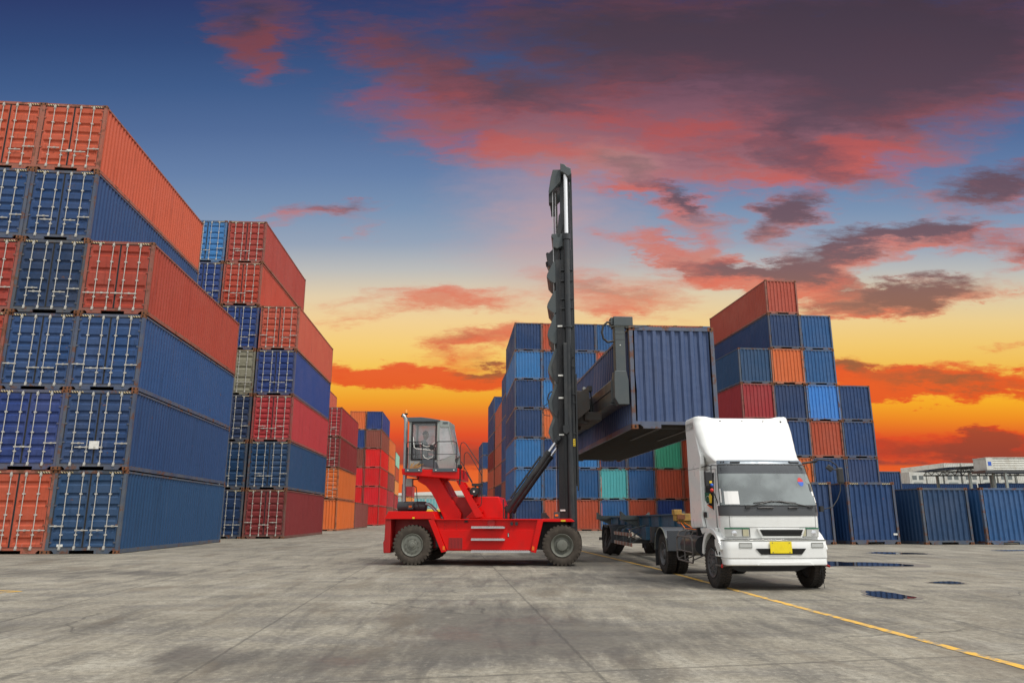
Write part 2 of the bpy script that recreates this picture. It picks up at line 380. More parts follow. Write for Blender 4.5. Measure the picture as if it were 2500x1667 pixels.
# ------------------------------------------------------------------ mesh builder
class MB:
    def __init__(s): s.v = []; s.f = []; s.m = []; s.mat = 0
    def face(s, idx): s.f.append(tuple(idx)); s.m.append(s.mat)
    def add(s, vs, fs):
        o = len(s.v); s.v += [tuple(p) for p in vs]
        for f in fs: s.face([i+o for i in f])
    def box(s, a, b, rot=None, piv=None):
        x0, y0, z0 = a; x1, y1, z1 = b
        vs = [Vector(p) for p in ((x0,y0,z0),(x1,y0,z0),(x1,y1,z0),(x0,y1,z0),(x0,y0,z1),(x1,y0,z1),(x1,y1,z1),(x0,y1,z1))]
        if rot is not None:
            c = Vector(piv) if piv else sum(vs, Vector())/8
            vs = [c + rot @ (p-c) for p in vs]
        s.add(vs, [(0,3,2,1),(4,5,6,7),(0,1,5,4),(1,2,6,5),(2,3,7,6),(3,0,4,7)])
        return s
    def bar(s, p, q, w, h=None, up=(0,0,1)):
        """rectangular bar from p to q"""
        h = h or w; p = Vector(p); q = Vector(q); d = (q-p).normalized(); u = Vector(up)
        if abs(d.dot(u)) > 0.98: u = Vector((0,1,0))
        r = d.cross(u).normalized(); u = r.cross(d)
        vs = []
        for c in (p, q):
            for sx, sy in ((-1,-1),(1,-1),(1,1),(-1,1)): vs.append(c + r*sx*w/2 + u*sy*h/2)
        s.add(vs, [(0,1,2,3),(7,6,5,4),(0,4,5,1),(1,5,6,2),(2,6,7,3),(3,7,4,0)])
        return s
    def cyl(s, p, q, r, r2=None, seg=16, cap=True):
        r2 = r if r2 is None else r2; p = Vector(p); q = Vector(q); d = (q-p).normalized()
        u = Vector((0,0,1)) if abs(d.z) < 0.9 else Vector((1,0,0))
        a = d.cross(u).normalized(); b = d.cross(a)
        vs = []
        for c, rr in ((p, r), (q, r2)):
            for i in range(seg):
                t = 2*math.pi*i/seg; vs.append(c + (a*math.cos(t)+b*math.sin(t))*rr)
        fs = [(i, (i+1)%seg, seg+(i+1)%seg, seg+i) for i in range(seg)]
        if cap: fs += [tuple(range(seg))[::-1], tuple(range(seg, 2*seg))]
        s.add(vs, fs); return s
    def tube(s, pts, r, seg=8, closed=False):
        pts = [Vector(p) for p in pts]; n = len(pts); rings = []
        prev = None
        for i, p in enumerate(pts):
            if closed: d = (pts[(i+1)%n]-pts[i-1]).normalized()
            else: d = (pts[min(i+1, n-1)]-pts[max(i-1, 0)]).normalized()
            if prev is None:
                u = Vector((0,0,1)) if abs(d.z) < 0.9 else Vector((1,0,0)); a = d.cross(u).normalized()
            else:
                a = (prev - d*prev.dot(d)).normalized()
            prev = a; b = d.cross(a)
            rings.append([p + (a*math.cos(2*math.pi*k/seg)+b*math.sin(2*math.pi*k/seg))*r for k in range(seg)])
        vs = [v for ring in rings for v in ring]; fs = []
        for i in range(n if closed else n-1):
            j = (i+1) % n
            for k in range(seg): fs.append((i*seg+k, i*seg+(k+1)%seg, j*seg+(k+1)%seg, j*seg+k))
        if not closed: fs += [tuple(range(seg))[::-1], tuple(range((n-1)*seg, n*seg))]
        s.add(vs, fs); return s
    def prism(s, poly, axis, d0, d1):
        """poly of 2D points; axis 'y': (x,z) extruded along y; 'x': (y,z) along x; 'z': (x,y) along z"""
        n = len(poly)
        def P(a, b, d): return {'y': (a, d, b), 'x': (d, a, b), 'z': (a, b, d)}[axis]
        vs = [P(a, b, d0) for a, b in poly] + [P(a, b, d1) for a, b in poly]
        s.add(vs, [tuple(range(n)), tuple(range(n, 2*n))[::-1]] + [(i, n+i, n+(i+1)%n, (i+1)%n) for i in range(n)])
        return s
    def lathe(s, prof, c, axis='y', seg=32):
        """prof: (offset along axis, radius)"""
        n = len(prof); vs = []; c = Vector(c)
        for i in range(seg):
            t = 2*math.pi*i/seg; ca, sa = math.cos(t), math.sin(t)
            for o, r in prof:
                vs.append(c + (Vector((r*ca, o, r*sa)) if axis == 'y' else Vector((o, r*ca, r*sa)) if axis == 'x' else Vector((r*ca, r*sa, o))))
        fs = []
        for i in range(seg):
            j = (i+1) % seg
            for k in range(n-1): fs.append((i*n+k, i*n+k+1, j*n+k+1, j*n+k))
        s.add(vs, fs); return s
    def grid(s, rows):
        n = len(rows[0]); o = len(s.v)
        for r in rows: s.v += [tuple(p) for p in r]
        for i in range(len(rows)-1):
            for k in range(n-1): s.face((o+i*n+k, o+i*n+k+1, o+(i+1)*n+k+1, o+(i+1)*n+k))
        return s
    def mesh(s, name, mats, smooth=None, fix=True):
        me = bpy.data.meshes.new(name); me.from_pydata(s.v, [], s.f)
        for m in mats: me.materials.append(MATS[m])
        me.polygons.foreach_set('material_index', s.m)
        if fix:
            bm = bmesh.new(); bm.from_mesh(me); bmesh.ops.recalc_face_normals(bm, faces=bm.faces); bm.to_mesh(me); bm.free()
        if smooth is not None:
            me.polygons.foreach_set('use_smooth', [True]*len(me.polygons)); me.set_sharp_from_angle(angle=R(smooth))
        me.update(); return me
    def build(s, name, mats, parent=None, smooth=None, bevel=0.0, label=None, fix=True, loc=None):
        if isinstance(mats, str): mats = [mats]
        o = bpy.data.objects.new(name, s.mesh(name, mats, smooth, fix)); col.objects.link(o)
        if parent is not None: o.parent = parent
        if loc: o.location = loc
        if bevel:
            md = o.modifiers.new('bevel', 'BEVEL'); md.width = bevel; md.segments = 2; md.limit_method = 'ANGLE'; md.angle_limit = R(35)
        if label: o['label'] = label
        return o

def empty(name, loc=(0,0,0), rz=0.0):
    o = bpy.data.objects.new(name, None); o.empty_display_size = 0.3
    o.location = loc; o.rotation_euler = (0, 0, rz); col.objects.link(o); return o
def tag(o, label=None, cat=None, group=None, kind=None):
    if label: o['label'] = label
    if cat: o['category'] = cat
    if group: o['group'] = group
    if kind: o['kind'] = kind
    return o
def link(name, me, parent, color=None, loc=None):
    o = bpy.data.objects.new(name, me); col.objects.link(o); o.parent = parent
    if color: o.color = color
    if loc: o.location = loc
    return o

# ------------------------------------------------------------------ ground
def ground():
    m, t, b = newmat('concrete')
    P = t.n('ShaderNodeTexCoord').outputs['Object']
    warp = t.vmath('SCALE', t.vmath('SUBTRACT', t.noise(P, 0.9, 5, 0.6, color=True), (0.5, 0.5, 0.5)), scale=0.16)
    Q = t.vmath('ADD', P, warp)
    big = t.noise(P, 0.16, 5, 0.6)
    med = t.noise(t.mapping(P, rot=(0, 0, R(8)), scale=(0.55, 1.3, 1)), 1.1, 7, 0.65)
    stre = t.noise(t.mapping(P, rot=(0, 0, R(22)), scale=(2.4, 0.42, 1)), 0.9, 8, 0.70, 0.8)
    fine = t.noise(P, 14, 8, 0.72)
    grit = t.noise(P, 90, 4, 0.7)
    c = t.mix(t.step(big, 0.3, 0.7), (0.225, 0.203, 0.158, 1), (0.320, 0.290, 0.228, 1))
    c = t.mix(t.step(med, 0.44, 0.64, 0.0, 0.65), c, (0.150, 0.142, 0.130, 1))
    c = t.mix(t.step(stre, 0.48, 0.66, 0.0, 0.7), c, (0.105, 0.098, 0.085, 1))
    c = t.mix(t.step(stre, 0.47, 0.33, 0.0, 0.55), c, (0.40, 0.375, 0.31, 1))
    c = t.mix(t.step(med, 0.46, 0.34, 0.0, 0.5), c, (0.38, 0.355, 0.295, 1))
    c = t.mix(t.step(fine, 0.46, 0.64, 0.0, 0.50), c, (0.11, 0.098, 0.080, 1))
    c = t.mix(t.step(fine, 0.47, 0.37, 0.0, 0.40), c, (0.44, 0.40, 0.32, 1))
    c = t.mix(t.step(grit, 0.52, 0.64, 0.0, 0.6), c, (0.07, 0.064, 0.056, 1))
    # tyre smudges, and darker patches beneath and around the vehicles
    acc = None
    for (x, y, rx, ry, rot, w) in [(-0.4, 9.6, 2.0, 3.6, 12, 1.0), (0.9, 8.2, 2.2, 1.6, 20, 0.8), (-1.6, 7.0, 1.6, 1.2, 0, 0.7), (-3.0, 7.2, 0.7, 0.9, 15, 0.9), (0.5, 15.5, 4.5, 2.2, 8, 0.55),
                                  (-0.5, 20.9, 5.5, 1.7, -5, 1.1), (3.2, 18.5, 2.8, 6.5, 4, 0.9), (4.7, 15.6, 1.6, 3.0, 2, 0.8), (-10, 17.5, 7.0, 1.6, -4, 0.6), (9.0, 24.5, 10, 1.6, -4, 0.5), (3.5, 9.4, 2.2, 1.0, 30, 0.45), (-5.5, 9.0, 2.6, 1.0, 25, 0.5)]:
        g = t.n('ShaderNodeTexGradient', gradient_type='SPHERICAL')
        t.put(g, 0, t.mapping(Q, loc=(x, y, 0), rot=(0, 0, R(rot)), scale=(rx, ry, 1), kind='TEXTURE'))
        acc = t.math('MULTIPLY', g.outputs[1], w) if acc is None else t.math('MULTIPLY_ADD', g.outputs[1], w, acc)
    sm = t.math('ADD', acc, t.math('MULTIPLY', t.math('SUBTRACT', t.noise(t.mapping(P, rot=(0,0,R(28)), scale=(2.6, 0.5, 1)), 1.3, 8, 0.70), 0.5), 1.9))
    sm = t.math('MULTIPLY', t.step(sm, 0.05, 0.75), t.step(acc, 0.0, 0.25))
    c = t.mix(t.math('MULTIPLY', sm, 0.66), c, (0.066, 0.060, 0.055, 1))
    # broad brown stains and a few pale scuffs
    st1 = t.noise(t.mapping(P, rot=(0,0,R(35)), scale=(0.9, 0.35, 1)), 0.8, 7, 0.66, 0.5)
    c = t.mix(t.step(st1, 0.52, 0.66, 0.0, 0.5), c, (0.125, 0.100, 0.072, 1))
    c = t.mix(t.step(st1, 0.40, 0.28, 0.0, 0.45), c, (0.42, 0.385, 0.31, 1))
    # joints between the slabs
    def line(src, p, d, w):
        p = Vector((p[0], p[1], 0)); n = Vector((-d[1], d[0], 0)).normalized()
        v = t.vmath('DOT_PRODUCT', t.vmath('SUBTRACT', src, tuple(p)), tuple(n))
        return t.step(t.math('ABSOLUTE', v), w, w*2.2, 1.0, 0.0)
    jw = t.vmath('ADD', P, t.vmath('SCALE', t.vmath('SUBTRACT', t.noise(P, 4, 5, 0.7, color=True), (0.5, 0.5, 0.5)), scale=0.05))
    j = None
    for p, d, w in [((-0.25, 17), (0.93, -10.3), 0.010), ((-3.45, 15.8), (0.80, -9.25), 0.010), ((-7.02, 15.0), (0.78, -5.5), 0.012), ((4.9, 16), (0.93, -10.3), 0.010), ((-13, 16), (0.93, -10.3), 0.014), ((11, 16), (0.93, -10.3), 0.014),
                    ((0, 11.9), (7.84, 0.05), 0.016), ((2.56, 6.93), (4.37, 0.85), 0.016), ((0, 17.9), (1, -0.02), 0.02), ((0, 25.5), (1, -0.04), 0.02)]:
        l = line(jw, p, d, w); j = l if j is None else t.math('MAXIMUM', j, l)
    vor = t.n('ShaderNodeTexVoronoi', feature='DISTANCE_TO_EDGE'); t.put(vor, 'Vector', t.vmath('ADD', P, t.vmath('SCALE', warp, scale=4.0))); vor.inputs['Scale'].default_value = 0.30
    crack = t.math('MULTIPLY', t.step(vor.outputs[0], 0.003, 0.008, 1.0, 0.0), t.step(t.noise(P, 0.35, 2), 0.52, 0.6))
    jm = t.math('MAXIMUM', t.math('MULTIPLY', j, 0.42), t.math('MULTIPLY', crack, 0.5))
    c = t.mix(jm, c, (0.05, 0.047, 0.042, 1))
    t.put(b, 'Base Color', c)
    wet = t.math('MULTIPLY', sm, t.step(t.noise(P, 0.8, 4), 0.45, 0.65))
    t.put(b, 'Roughness', t.mix(wet, (0.88, 0.88, 0.88, 1), (0.42, 0.42, 0.42, 1)))
    b.inputs['Specular IOR Level'].default_value = 0.35
    bn = t.n('ShaderNodeBump'); bn.inputs['Strength'].default_value = 0.55; bn.inputs['Distance'].default_value = 0.012
    h = t.math('ADD', t.math('MULTIPLY', fine, 0.7), t.math('MULTIPLY', grit, 0.35)); h = t.math('SUBTRACT', h, t.math('MULTIPLY', jm, 1.2))
    t.put(bn, 'Height', h); t.put(b, 'Normal', bn.outputs[0])
    g = MB(); n = 60
    g.grid([[(x, y, 0) for x in (-1500, -300, -60, -20, 0, 20, 60, 300, 1500)] for y in (-300, -60, 0, 20, 60, 200, 600, 3000)])
    tag(g.build('ground', 'concrete', fix=False), kind='structure')
    # worn yellow line
    m, t, b = newmat('worn_yellow_paint')
    P = t.n('ShaderNodeTexCoord').outputs['Object']
    n = t.math('ADD', t.noise(P, 7, 8, 0.7), t.math('MULTIPLY', t.math('SUBTRACT', t.noise(P, 0.6, 3), 0.5), 0.5))
    t.put(b, 'Base Color', t.mix(t.step(n, 0.49, 0.64), (0.70, 0.40, 0.055, 1), (0.22, 0.20, 0.16, 1)))
    b.inputs['Roughness'].default_value = 0.8
    def strip(pts, w):
        pts = [Vector((p[0], p[1], 0.004)) for p in pts]; rows = []
        rnd = random.Random(3)
        full = []
        for p, q in zip(pts, pts[1:]):
            k = max(int((q-p).length/0.12), 1)
            full += [p.lerp(q, i/k) for i in range(k)]
        full.append(pts[-1])
        for i, p in enumerate(full):
            d = (full[min(i+1, len(full)-1)] - full[max(i-1, 0)]).normalized(); nn = Vector((-d.y, d.x, 0))
            rows.append([p - nn*(w/2 + rnd.uniform(-.008, .008)), p + nn*(w/2 + rnd.uniform(-.008, .008))])
        s = MB(); s.grid(rows); return s
    tag(strip([(4.44, 5.6), (4.36, 6.71), (3.93, 13.27), (3.60, 18.95), (2.65, 28.64), (1.7, 38)], 0.110).build('yellow_line', 'worn_yellow_paint', fix=False), kind='structure')
    tag(strip([(-11.2, 12.9), (-8.72, 12.92), (-8.46, 13.3), (-8.9, 13.42), (-11.0, 13.4)], 0.07).build('yellow_marking', 'worn_yellow_paint', fix=False), kind='structure')
ground()

def puddles():
    m, t, b = newmat('puddle_water')
    P = t.n('ShaderNodeTexCoord').outputs['Object']
    b.inputs['Base Color'].default_value = (0.018, 0.020, 0.026, 1); b.inputs['Roughness'].default_value = 0.03
    b.inputs['Specular IOR Level'].default_value = 0.6
    bn = t.n('ShaderNodeBump'); bn.inputs['Strength'].default_value = 0.06; bn.inputs['Distance'].default_value = 0.01
    t.put(bn, 'Height', t.noise(P, 7, 3)); t.put(b, 'Normal', bn.outputs[0])
    m, t, b = newmat('damp_concrete')
    P = t.n('ShaderNodeTexCoord').outputs['Object']
    t.put(b, 'Base Color', t.mix(t.noise(P, 8, 6, 0.7), (0.11, 0.10, 0.09, 1), (0.22, 0.205, 0.175, 1))); b.inputs['Roughness'].default_value = 0.5
    rnd = random.Random(11)
    for cx, cy, rx, ry, rz in [(8.9, 20.9, 1.6, 1.15, 0.15), (6.15, 12.65, 0.26, 0.72, -0.05), (8.5, 15.0, 0.28, 0.30, 0.0), (13.6, 27.0, 0.9, 0.75, 0.3), (19.4, 29.2, 1.0, 0.4, 0.2)]:
        for nm, mt, k, z in (('damp_patch', 'damp_concrete', 1.22, 0.004), ('puddle', 'puddle_water', 1.0, 0.008)):
            ph = [rnd.uniform(0, 6.28) for _ in range(6)] if nm == 'damp_patch' else ph
            pts = []
            for i in range(72):
                a = 2*math.pi*i/72; r = k*(1 + .16*math.sin(2*a+ph[0]) + .10*math.sin(3*a+ph[1]) + .07*math.sin(5*a+ph[2]) + .045*math.sin(9*a+ph[3]) + .03*math.sin(15*a+ph[4]))
                x, y = rx*r*math.cos(a), ry*r*math.sin(a)
                pts.append((cx + x*math.cos(rz)-y*math.sin(rz), cy + x*math.sin(rz)+y*math.cos(rz), z))
            g = MB(); g.add(pts, [tuple(range(72))])
            tag(g.build(nm, mt, fix=False), kind='structure')
puddles()

# ------------------------------------------------------------------ shipping containers
CW, CL, CH = 2.438, 12.19, 2.88
COLS = {
 'navy blue': (0.015, 0.052, 0.148), 'dark blue': (0.010, 0.032, 0.085), 'royal blue': (0.014, 0.046, 0.19), 'mid blue': (0.022, 0.105, 0.27),
 'light blue': (0.035, 0.175, 0.42), 'sky blue': (0.04, 0.22, 0.62), 'teal blue': (0.013, 0.050, 0.118), 'pale blue': (0.20, 0.38, 0.62), 'steel blue': (0.016, 0.062, 0.145),
 'orange red': (0.46, 0.080, 0.034), 'faded red': (0.46, 0.10, 0.055), 'orange': (0.68, 0.15, 0.03), 'amber orange': (0.72, 0.26, 0.06),
 'brick red': (0.36, 0.045, 0.022), 'crimson': (0.36, 0.030, 0.035), 'maroon': (0.20, 0.022, 0.022), 'brown red': (0.24, 0.065, 0.045), 'bright red': (0.66, 0.012, 0.012),
 'green': (0.06, 0.40, 0.24), 'turquoise': (0.08, 0.42, 0.44), 'pale green': (0.28, 0.55, 0.42), 'grey beige': (0.22, 0.21, 0.15), 'white': (0.62, 0.62, 0.58)}

def corr_rows(a0, a1, pitch, depth, flat):
    """stations of a trapezoidal corrugation along a"""
    n = max(int(round((a1-a0)/pitch)), 1); p = (a1-a0)/n; st = []
    s = (p*(1-2*flat))/2
    for i in range(n):
        o = a0 + i*p
        st += [(o, 0), (o+p*flat, 0), (o+p*flat+s, depth), (o+p*flat+s+p*flat, depth)]
    st.append((a1, 0)); return st
H = CH
def M_side(sx, low=False):
    g = MB(); st = corr_rows(0.14, CL-0.14, 0.2765, 0.045, 0.27)
    X = sx*(CW/2-0.012)
    g.grid([[(X - sx*d, y, z) for y, d in st] for z in (0.15, H-0.09)])
    return g.mesh('side_panel', ['side_paint'])
def M_end(y0, sgn, wob=0.0):
    g = MB(); st = corr_rows(-CW/2+0.15, CW/2-0.15, 0.265, 0.058, 0.30); rnd = random.Random(5)
    rows = []
    for k in range(7):
        z = 0.20 + (H-0.11-0.20)*k/6
        rows.append([(x + (rnd.uniform(-wob, wob) if 0 < k < 6 else 0), y0 + sgn*(0.012+d), z) for x, d in st])
    g.grid(rows); return g.mesh('end_panel', ['panel_paint'])
def M_frame(door):
    g = MB(); p = 0.105
    for sx in (-1, 1):
        for y in (0.0, CL):
            s = 1 if y == 0 else -1
            g.box((min(sx*CW/2, sx*(CW/2-p)), min(y, y+s*0.14), 0.118), (max(sx*CW/2, sx*(CW/2-p)), max(y, y+s*0.14), H-0.118))
        x0, x1 = sorted((sx*CW/2, sx*(CW/2-0.05)))
        g.box((x0, 0.175, 0.02), (x1, CL-0.175, 0.16)); g.box((x0, 0.175, H-0.10), (x1, CL-0.175, H-0.03))
    for y in (0.0, CL):
        s = 1 if y == 0 else -1; y0, y1 = sorted((y+s*0.004, y+s*0.075))
        g.box((-CW/2+0.165, y0, H-0.118), (CW/2-0.165, y1, H-0.012))
        g.box((-CW/2+p, y0, 0.118), (CW/2-p, y1, 0.205))
        for sx in (-1, 1):
            a, b_ = sorted((sx*0.42, sx*0.92)); g.box((a, y0, 0.012), (b_, y1, 0.118))
            g.prism([(sx*0.92, 0.118), (sx*0.92, 0.05), (sx*1.0, 0.118)], 'y', y0+0.002, y1-0.002)
    return g.mesh('frame', ['frame_paint'])
def M_roof():
    g = MB(); st = corr_rows(0.16, CL-0.16, 0.29, 0.02, 0.25)
    g.grid([[(x, y, H-0.035-d) for y, d in st] for x in (-CW/2+0.045, CW/2-0.045)])
    return g.mesh('roof_panel', ['panel_paint'])
def M_floor(detail):
    g = MB(); g.box((-CW/2+0.055, 0.08, 0.145), (CW/2-0.055, CL-0.08, 0.17))
    if detail:
        k = 0
        y = 0.35
        while y < CL-0.2:
            g.box((-CW/2+0.052, y, 0.03), (CW/2-0.052, y+0.05, 0.143)); y += 0.30
        for sx in (-1, 1): g.box((sx*0.45-0.06, 0.09, 0.018), (sx*0.45+0.06, 3.4, 0.0295))
    return g.mesh('floor', ['dark_steel'])
def casting():
    g = MB(); w, d, h = 0.162, 0.178, 0.118
    g.box((0, 0, 0), (w, d, h))
    g.mat = 1
    g.cyl((w*0.5, -0.003, h*0.5), (w*0.5, -0.001, h*0.5), 0.036, seg=14)
    g.mat = 1
    return g.mesh('corner_casting', ['rust', 'hole_black'])
def M_cast():
    out = {}
    for sx in (-1, 1):
        for iy in (0, 1):
            g = MB(); w, d, h = 0.165, 0.174, 0.118; e = 0.004
            x0, x1 = sorted((sx*(CW/2+e), sx*(CW/2-w))); y0, y1 = (-e, d) if iy == 0 else (CL-d, CL+e)
            g.box((x0, y0, -h/2), (x1, y1, h/2)); g.mat = 1
            yf = -e-0.002 if iy == 0 else CL+e+0.002
            cx = sx*(CW/2-w*0.5)
            pts = [(cx+0.030*math.cos(a), yf, 0.040*math.sin(a)) for a in [i*math.pi/6 for i in range(12)]]; g.add(pts, [tuple(range(12))])
            xf = sx*(CW/2+e+0.002); cy = 0.09 if iy == 0 else CL-0.09
            pts = [(xf, cy+0.040*math.cos(a), 0.030*math.sin(a)) for a in [i*math.pi/6 for i in range(12)]]; g.add(pts, [tuple(range(12))])
            out[(sx, iy)] = g.mesh('corner_casting', ['rust', 'hole_black'], fix=False)
    return out
def M_door(sx, var):
    """one door leaf: pressed ribs, rubber edge, hinges"""
    g = MB(); rnd = random.Random(var*7+sx)
    a0, a1 = sorted((sx*0.012, sx*(CW/2-0.115))); z0, z1 = 0.215, H-0.128; Y = 0.028
    xs = [a0, a0+0.07, a0+0.12, a1-0.11, a1-0.06, a1]
    bands = [(0.30, 0.50), (0.72, 0.90), (1.10, 1.30), (1.52, 1.70), (1.92, 2.08), (2.34, 2.52)] if var == 0 else \
            [(0.34, 0.56), (0.95, 1.15), (1.62, 1.82), (2.28, 2.48)] if var == 1 else \
            [(0.30, 0.48), (0.66, 0.80), (0.98, 1.14), (1.30, 1.46), (1.62, 1.78), (1.94, 2.12), (2.34, 2.52)]
    zs = [(z0, 0)]
    for b0, b1 in bands: zs += [(b0-0.01, 0), (b0+0.05, 1), (b1-0.05, 1), (b1+0.01, 0)]
    zs.append((z1, 0))
    g.grid([[(x, Y + (0.050 if (k and 2 <= i <= 3) else 0.0), z) for i, x in enumerate(xs)] for z, k in zs])
    g.mat = 1
    for (p, q) in (((a0-0.002, Y-0.008, z0), (a0+0.018, Y+0.02, z1)), ((a1-0.018, Y-0.008, z0), (a1+0.002, Y+0.02, z1)), ((a0+0.018, Y-0.008, z1-0.018), (a1-0.018, Y+0.02, z1)), ((a0+0.018, Y-0.008, z0), (a1-0.018, Y+0.02, z0+0.018))):
        g.box(p, q)
    g.mat = 2
    for z in (0.36, 0.95, 1.62, 2.22, 2.62):
        h0, h1 = sorted((sx*(CW/2-0.19), sx*(CW/2-0.085))); g.box((h0, 0.004, z), (h1, 0.022, z+0.055))
    return g.mesh('door', ['door_paint', 'gasket', 'frame_paint'])
def M_rod(var):
    g = MB(); zb, zt = 0.14, H-0.065; rnd = random.Random(var)
    pts = [(0, 0, zb)]
    for k in range(1, 7):
        wob = 0.0 if var < 3 else 0.012
        pts.append((rnd.uniform(-wob, wob), 0, zb + (zt-zb)*k/7))
    pts.append((0, 0, zt))
    g.tube(pts, 0.015, 8)
    for z in (0.62, 1.30, 2.02): g.box((-0.045, -0.012, z), (0.045, 0.040, z+0.05))
    for z in (0.165, H-0.20): g.box((-0.032, -0.028, z), (0.032, 0.032, z+0.10)); g.box((-0.045, -0.018, z-0.03), (0.028, 0.03, z+0.02))
    return g.mesh('lock_rod', ['galvanised'])
def M_handle(s):
    g = MB(); g.bar((-0.03*s, -0.022, 0.0), (0.40*s, -0.03, 0.0), 0.016, 0.034)
    g.box((-0.04, -0.035, -0.03), (0.04, 0.01, 0.03)); g.box((min(0.18*s, 0.25*s), -0.045, -0.028), (max(0.18*s, 0.25*s), 0.015, 0.034))
    return g.mesh('handle', ['galvanised'])
MS = {-1: M_side(-1), 1: M_side(1)}
ME = [M_end(0.0, 1), M_end(CL, -1), M_end(0.0, 1, 0.011)]
MF = M_frame(False); MR = M_roof(); MFL = [M_floor(False), M_floor(True)]; MC = M_cast()
MD = {(sx, v): M_door(sx, v) for sx in (-1, 1) for v in (0, 1, 2)}
MRD = [M_rod(i) for i in range(5)]; MH = {-1: M_handle(-1), 1: M_handle(1)}
def small(name, a, b, mat):
    g = MB(); g.box(a, b); return g.mesh(name, [mat])
MST = {-1: small('hazard_stripe', (-CW/2+0.19, -0.001, H-0.112), (-CW/2+0.60, 0.006, H-0.058), 'hazard_stripes'),
        1: small('hazard_stripe', (CW/2-0.60, -0.001, H-0.112), (CW/2-0.19, 0.006, H-0.058), 'hazard_stripes')}
MPL = [small('placard', (-0.10, 0.018, 0), (0.10, 0.0265, 0.085), 'sticker_white'), small('placard', (-0.16, -0.050, -0.12), (0.18, -0.044, 0.16), 'sticker_white')]
crnd = random.Random(42)
def container(loc, rz, colour, kind, label, group, near=2, hz=1.0, sides=(-1, 1), placard=None, floor=0, length=1.0, cat='container', wx=1.0):
    """origin at the middle of the bottom edge of the end that faces the camera; +y runs along its length"""
    c = COLS[colour]; j = crnd.uniform(0.86, 1.14); hs = crnd.uniform(-0.012, 0.012)
    cc = (min(c[0]*j+max(hs, 0)*.5, 1), c[1]*j, min(c[2]*j+max(-hs, 0), 1), 1)
    r = empty('shipping_container', loc, rz); r.scale = (wx, length, hz)
    tag(r, label, cat, group)
    link('frame', MF, r, cc); link('roof', MR, r, cc)
    for s in sides: link('side_panel', MS[s], r, cc)
    link('end_panel', ME[1], r, cc)
    if floor or near >= 1: link('floor', MFL[floor], r)
    if near >= 1:
        for sx in (-1, 1):
            for iy in ((0, 1) if near >= 2 else (0,)):
                for z in (0.059, H-0.059): link('corner_casting', MC[(sx, iy)], r, loc=(0, 0, z))
    if kind == 'blank':
        link('end_panel', ME[2 if near >= 2 else 0], r, cc)
        if near >= 2 and placard is not None: link('placard', MPL[0], r, loc=(placard[0], -0.03, placard[1]))
    else:
        v = crnd.choice((0, 0, 1, 2))
        for sx in (-1, 1):
            d = link('door', MD[(sx, v)], r, cc)
            if near >= 1:
                for k, x in enumerate((0.21, 0.74)):
                    link('lock_rod', MRD[crnd.choice((0, 1, 2, 3, 4))], d, loc=(sx*x*0.92+sx*0.06, -0.012, 0))
                    link('handle', MH[sx if crnd.random() < .7 else -sx], d, loc=(sx*x*0.92+sx*0.06, -0.012, 0.80 + (0.14 if (k and v != 1) else 0)))
        if near >= 2:
            for sx in (-1, 1): link('hazard_stripe', MST[sx], r)
            if placard is not None: link('placard', MPL[placard[2]], r, loc=(placard[0], 0, placard[1]))
    return r
ORD = ['', 'first', 'second', 'third', 'fourth', 'fifth', 'sixth', 'seventh', 'eighth']
TIER = {1: 'on the ground', 2: 'second tier up', 3: 'third tier up', 4: 'fourth tier up', 5: 'fifth tier up', 6: 'sixth tier up', 7: 'seventh tier up'}
def TIERS(t): return ' on the ground' if t == 1 else ', ' + ORD[t] + ' tier'
def stack(x, y, a, ref, gap, cols, where, group, near=2, kind='blank', hc=CH, dy=0.0, wx=1.0):
    """cols: list of (column index from the reference edge, column description, {tier: (colour, kind?, placard?)})"""
    ux = Vector((math.cos(a), -math.sin(a))); uy = Vector((math.sin(a), math.cos(a)))
    s = -1 if ref == 'right' else 1
    for k, cd, tiers in cols:
        for t, v in tiers.items():
            if isinstance(v, str): v = (v,)
            clr = v[0]; kd = v[1] if len(v) > 1 and v[1] else kind; pl = v[2] if len(v) > 2 else None
            jx = crnd.uniform(-0.02, 0.02) if t > 1 else 0; jy = crnd.uniform(-0.05, 0.05)
            p = Vector((x, y)) + ux*(s*(k*(CW*wx+gap) + CW*wx/2) + jx) + uy*(jy+dy)
            lab = f"{clr} container{TIERS(t)}, {cd + ' of ' if cd else 'in '}{where}"
            container((p.x, p.y, (t-1)*hc), -a, clr, kd, lab, group, near, hz=hc/CH, placard=pl, wx=wx)

G1 = 'containers stacked in the left foreground block'
stack(-13.777, 26.59, -0.091, 'right', 0.0, [
    (0, 'right column', {1: ('steel blue', None, (-0.75, 0.24, 0)), 2: ('navy blue', None, (0.0, 0.86, 1)), 3: 'navy blue', 4: 'brick red'}),
    (1, 'middle column', {1: 'orange red', 2: 'royal blue', 3: 'navy blue', 4: 'dark blue', 5: 'navy blue', 6: ('orange red', None, (0.02, 0.82, 0))}),
    (2, 'left column', {1: 'brick red', 2: 'navy blue', 3: 'brick red', 4: 'brick red', 5: 'navy blue', 6: 'orange red'})],
    'the left foreground block', G1, 2, 'door')
G2 = 'containers stacked in the second block on the left'
stack(-13.63, 45.25, -0.062, 'right', 0.10, [
    (0, 'right column', {1: 'maroon', 2: 'teal blue', 3: 'crimson', 4: 'royal blue', 5: 'orange red'}),
    (1, 'middle column', {1: 'dark blue', 2: 'teal blue', 3: 'dark blue', 4: 'grey beige', 5: 'royal blue', 6: 'brick red', 7: 'brick red'}),
    (2, 'left column', {1: 'dark blue', 2: 'maroon', 3: 'dark blue', 4: 'navy blue', 5: 'navy blue', 6: 'royal blue', 7: 'light blue'})],
    'the second block on the left', G2, 2, 'door')
G3 = 'containers stacked in the third block on the left'
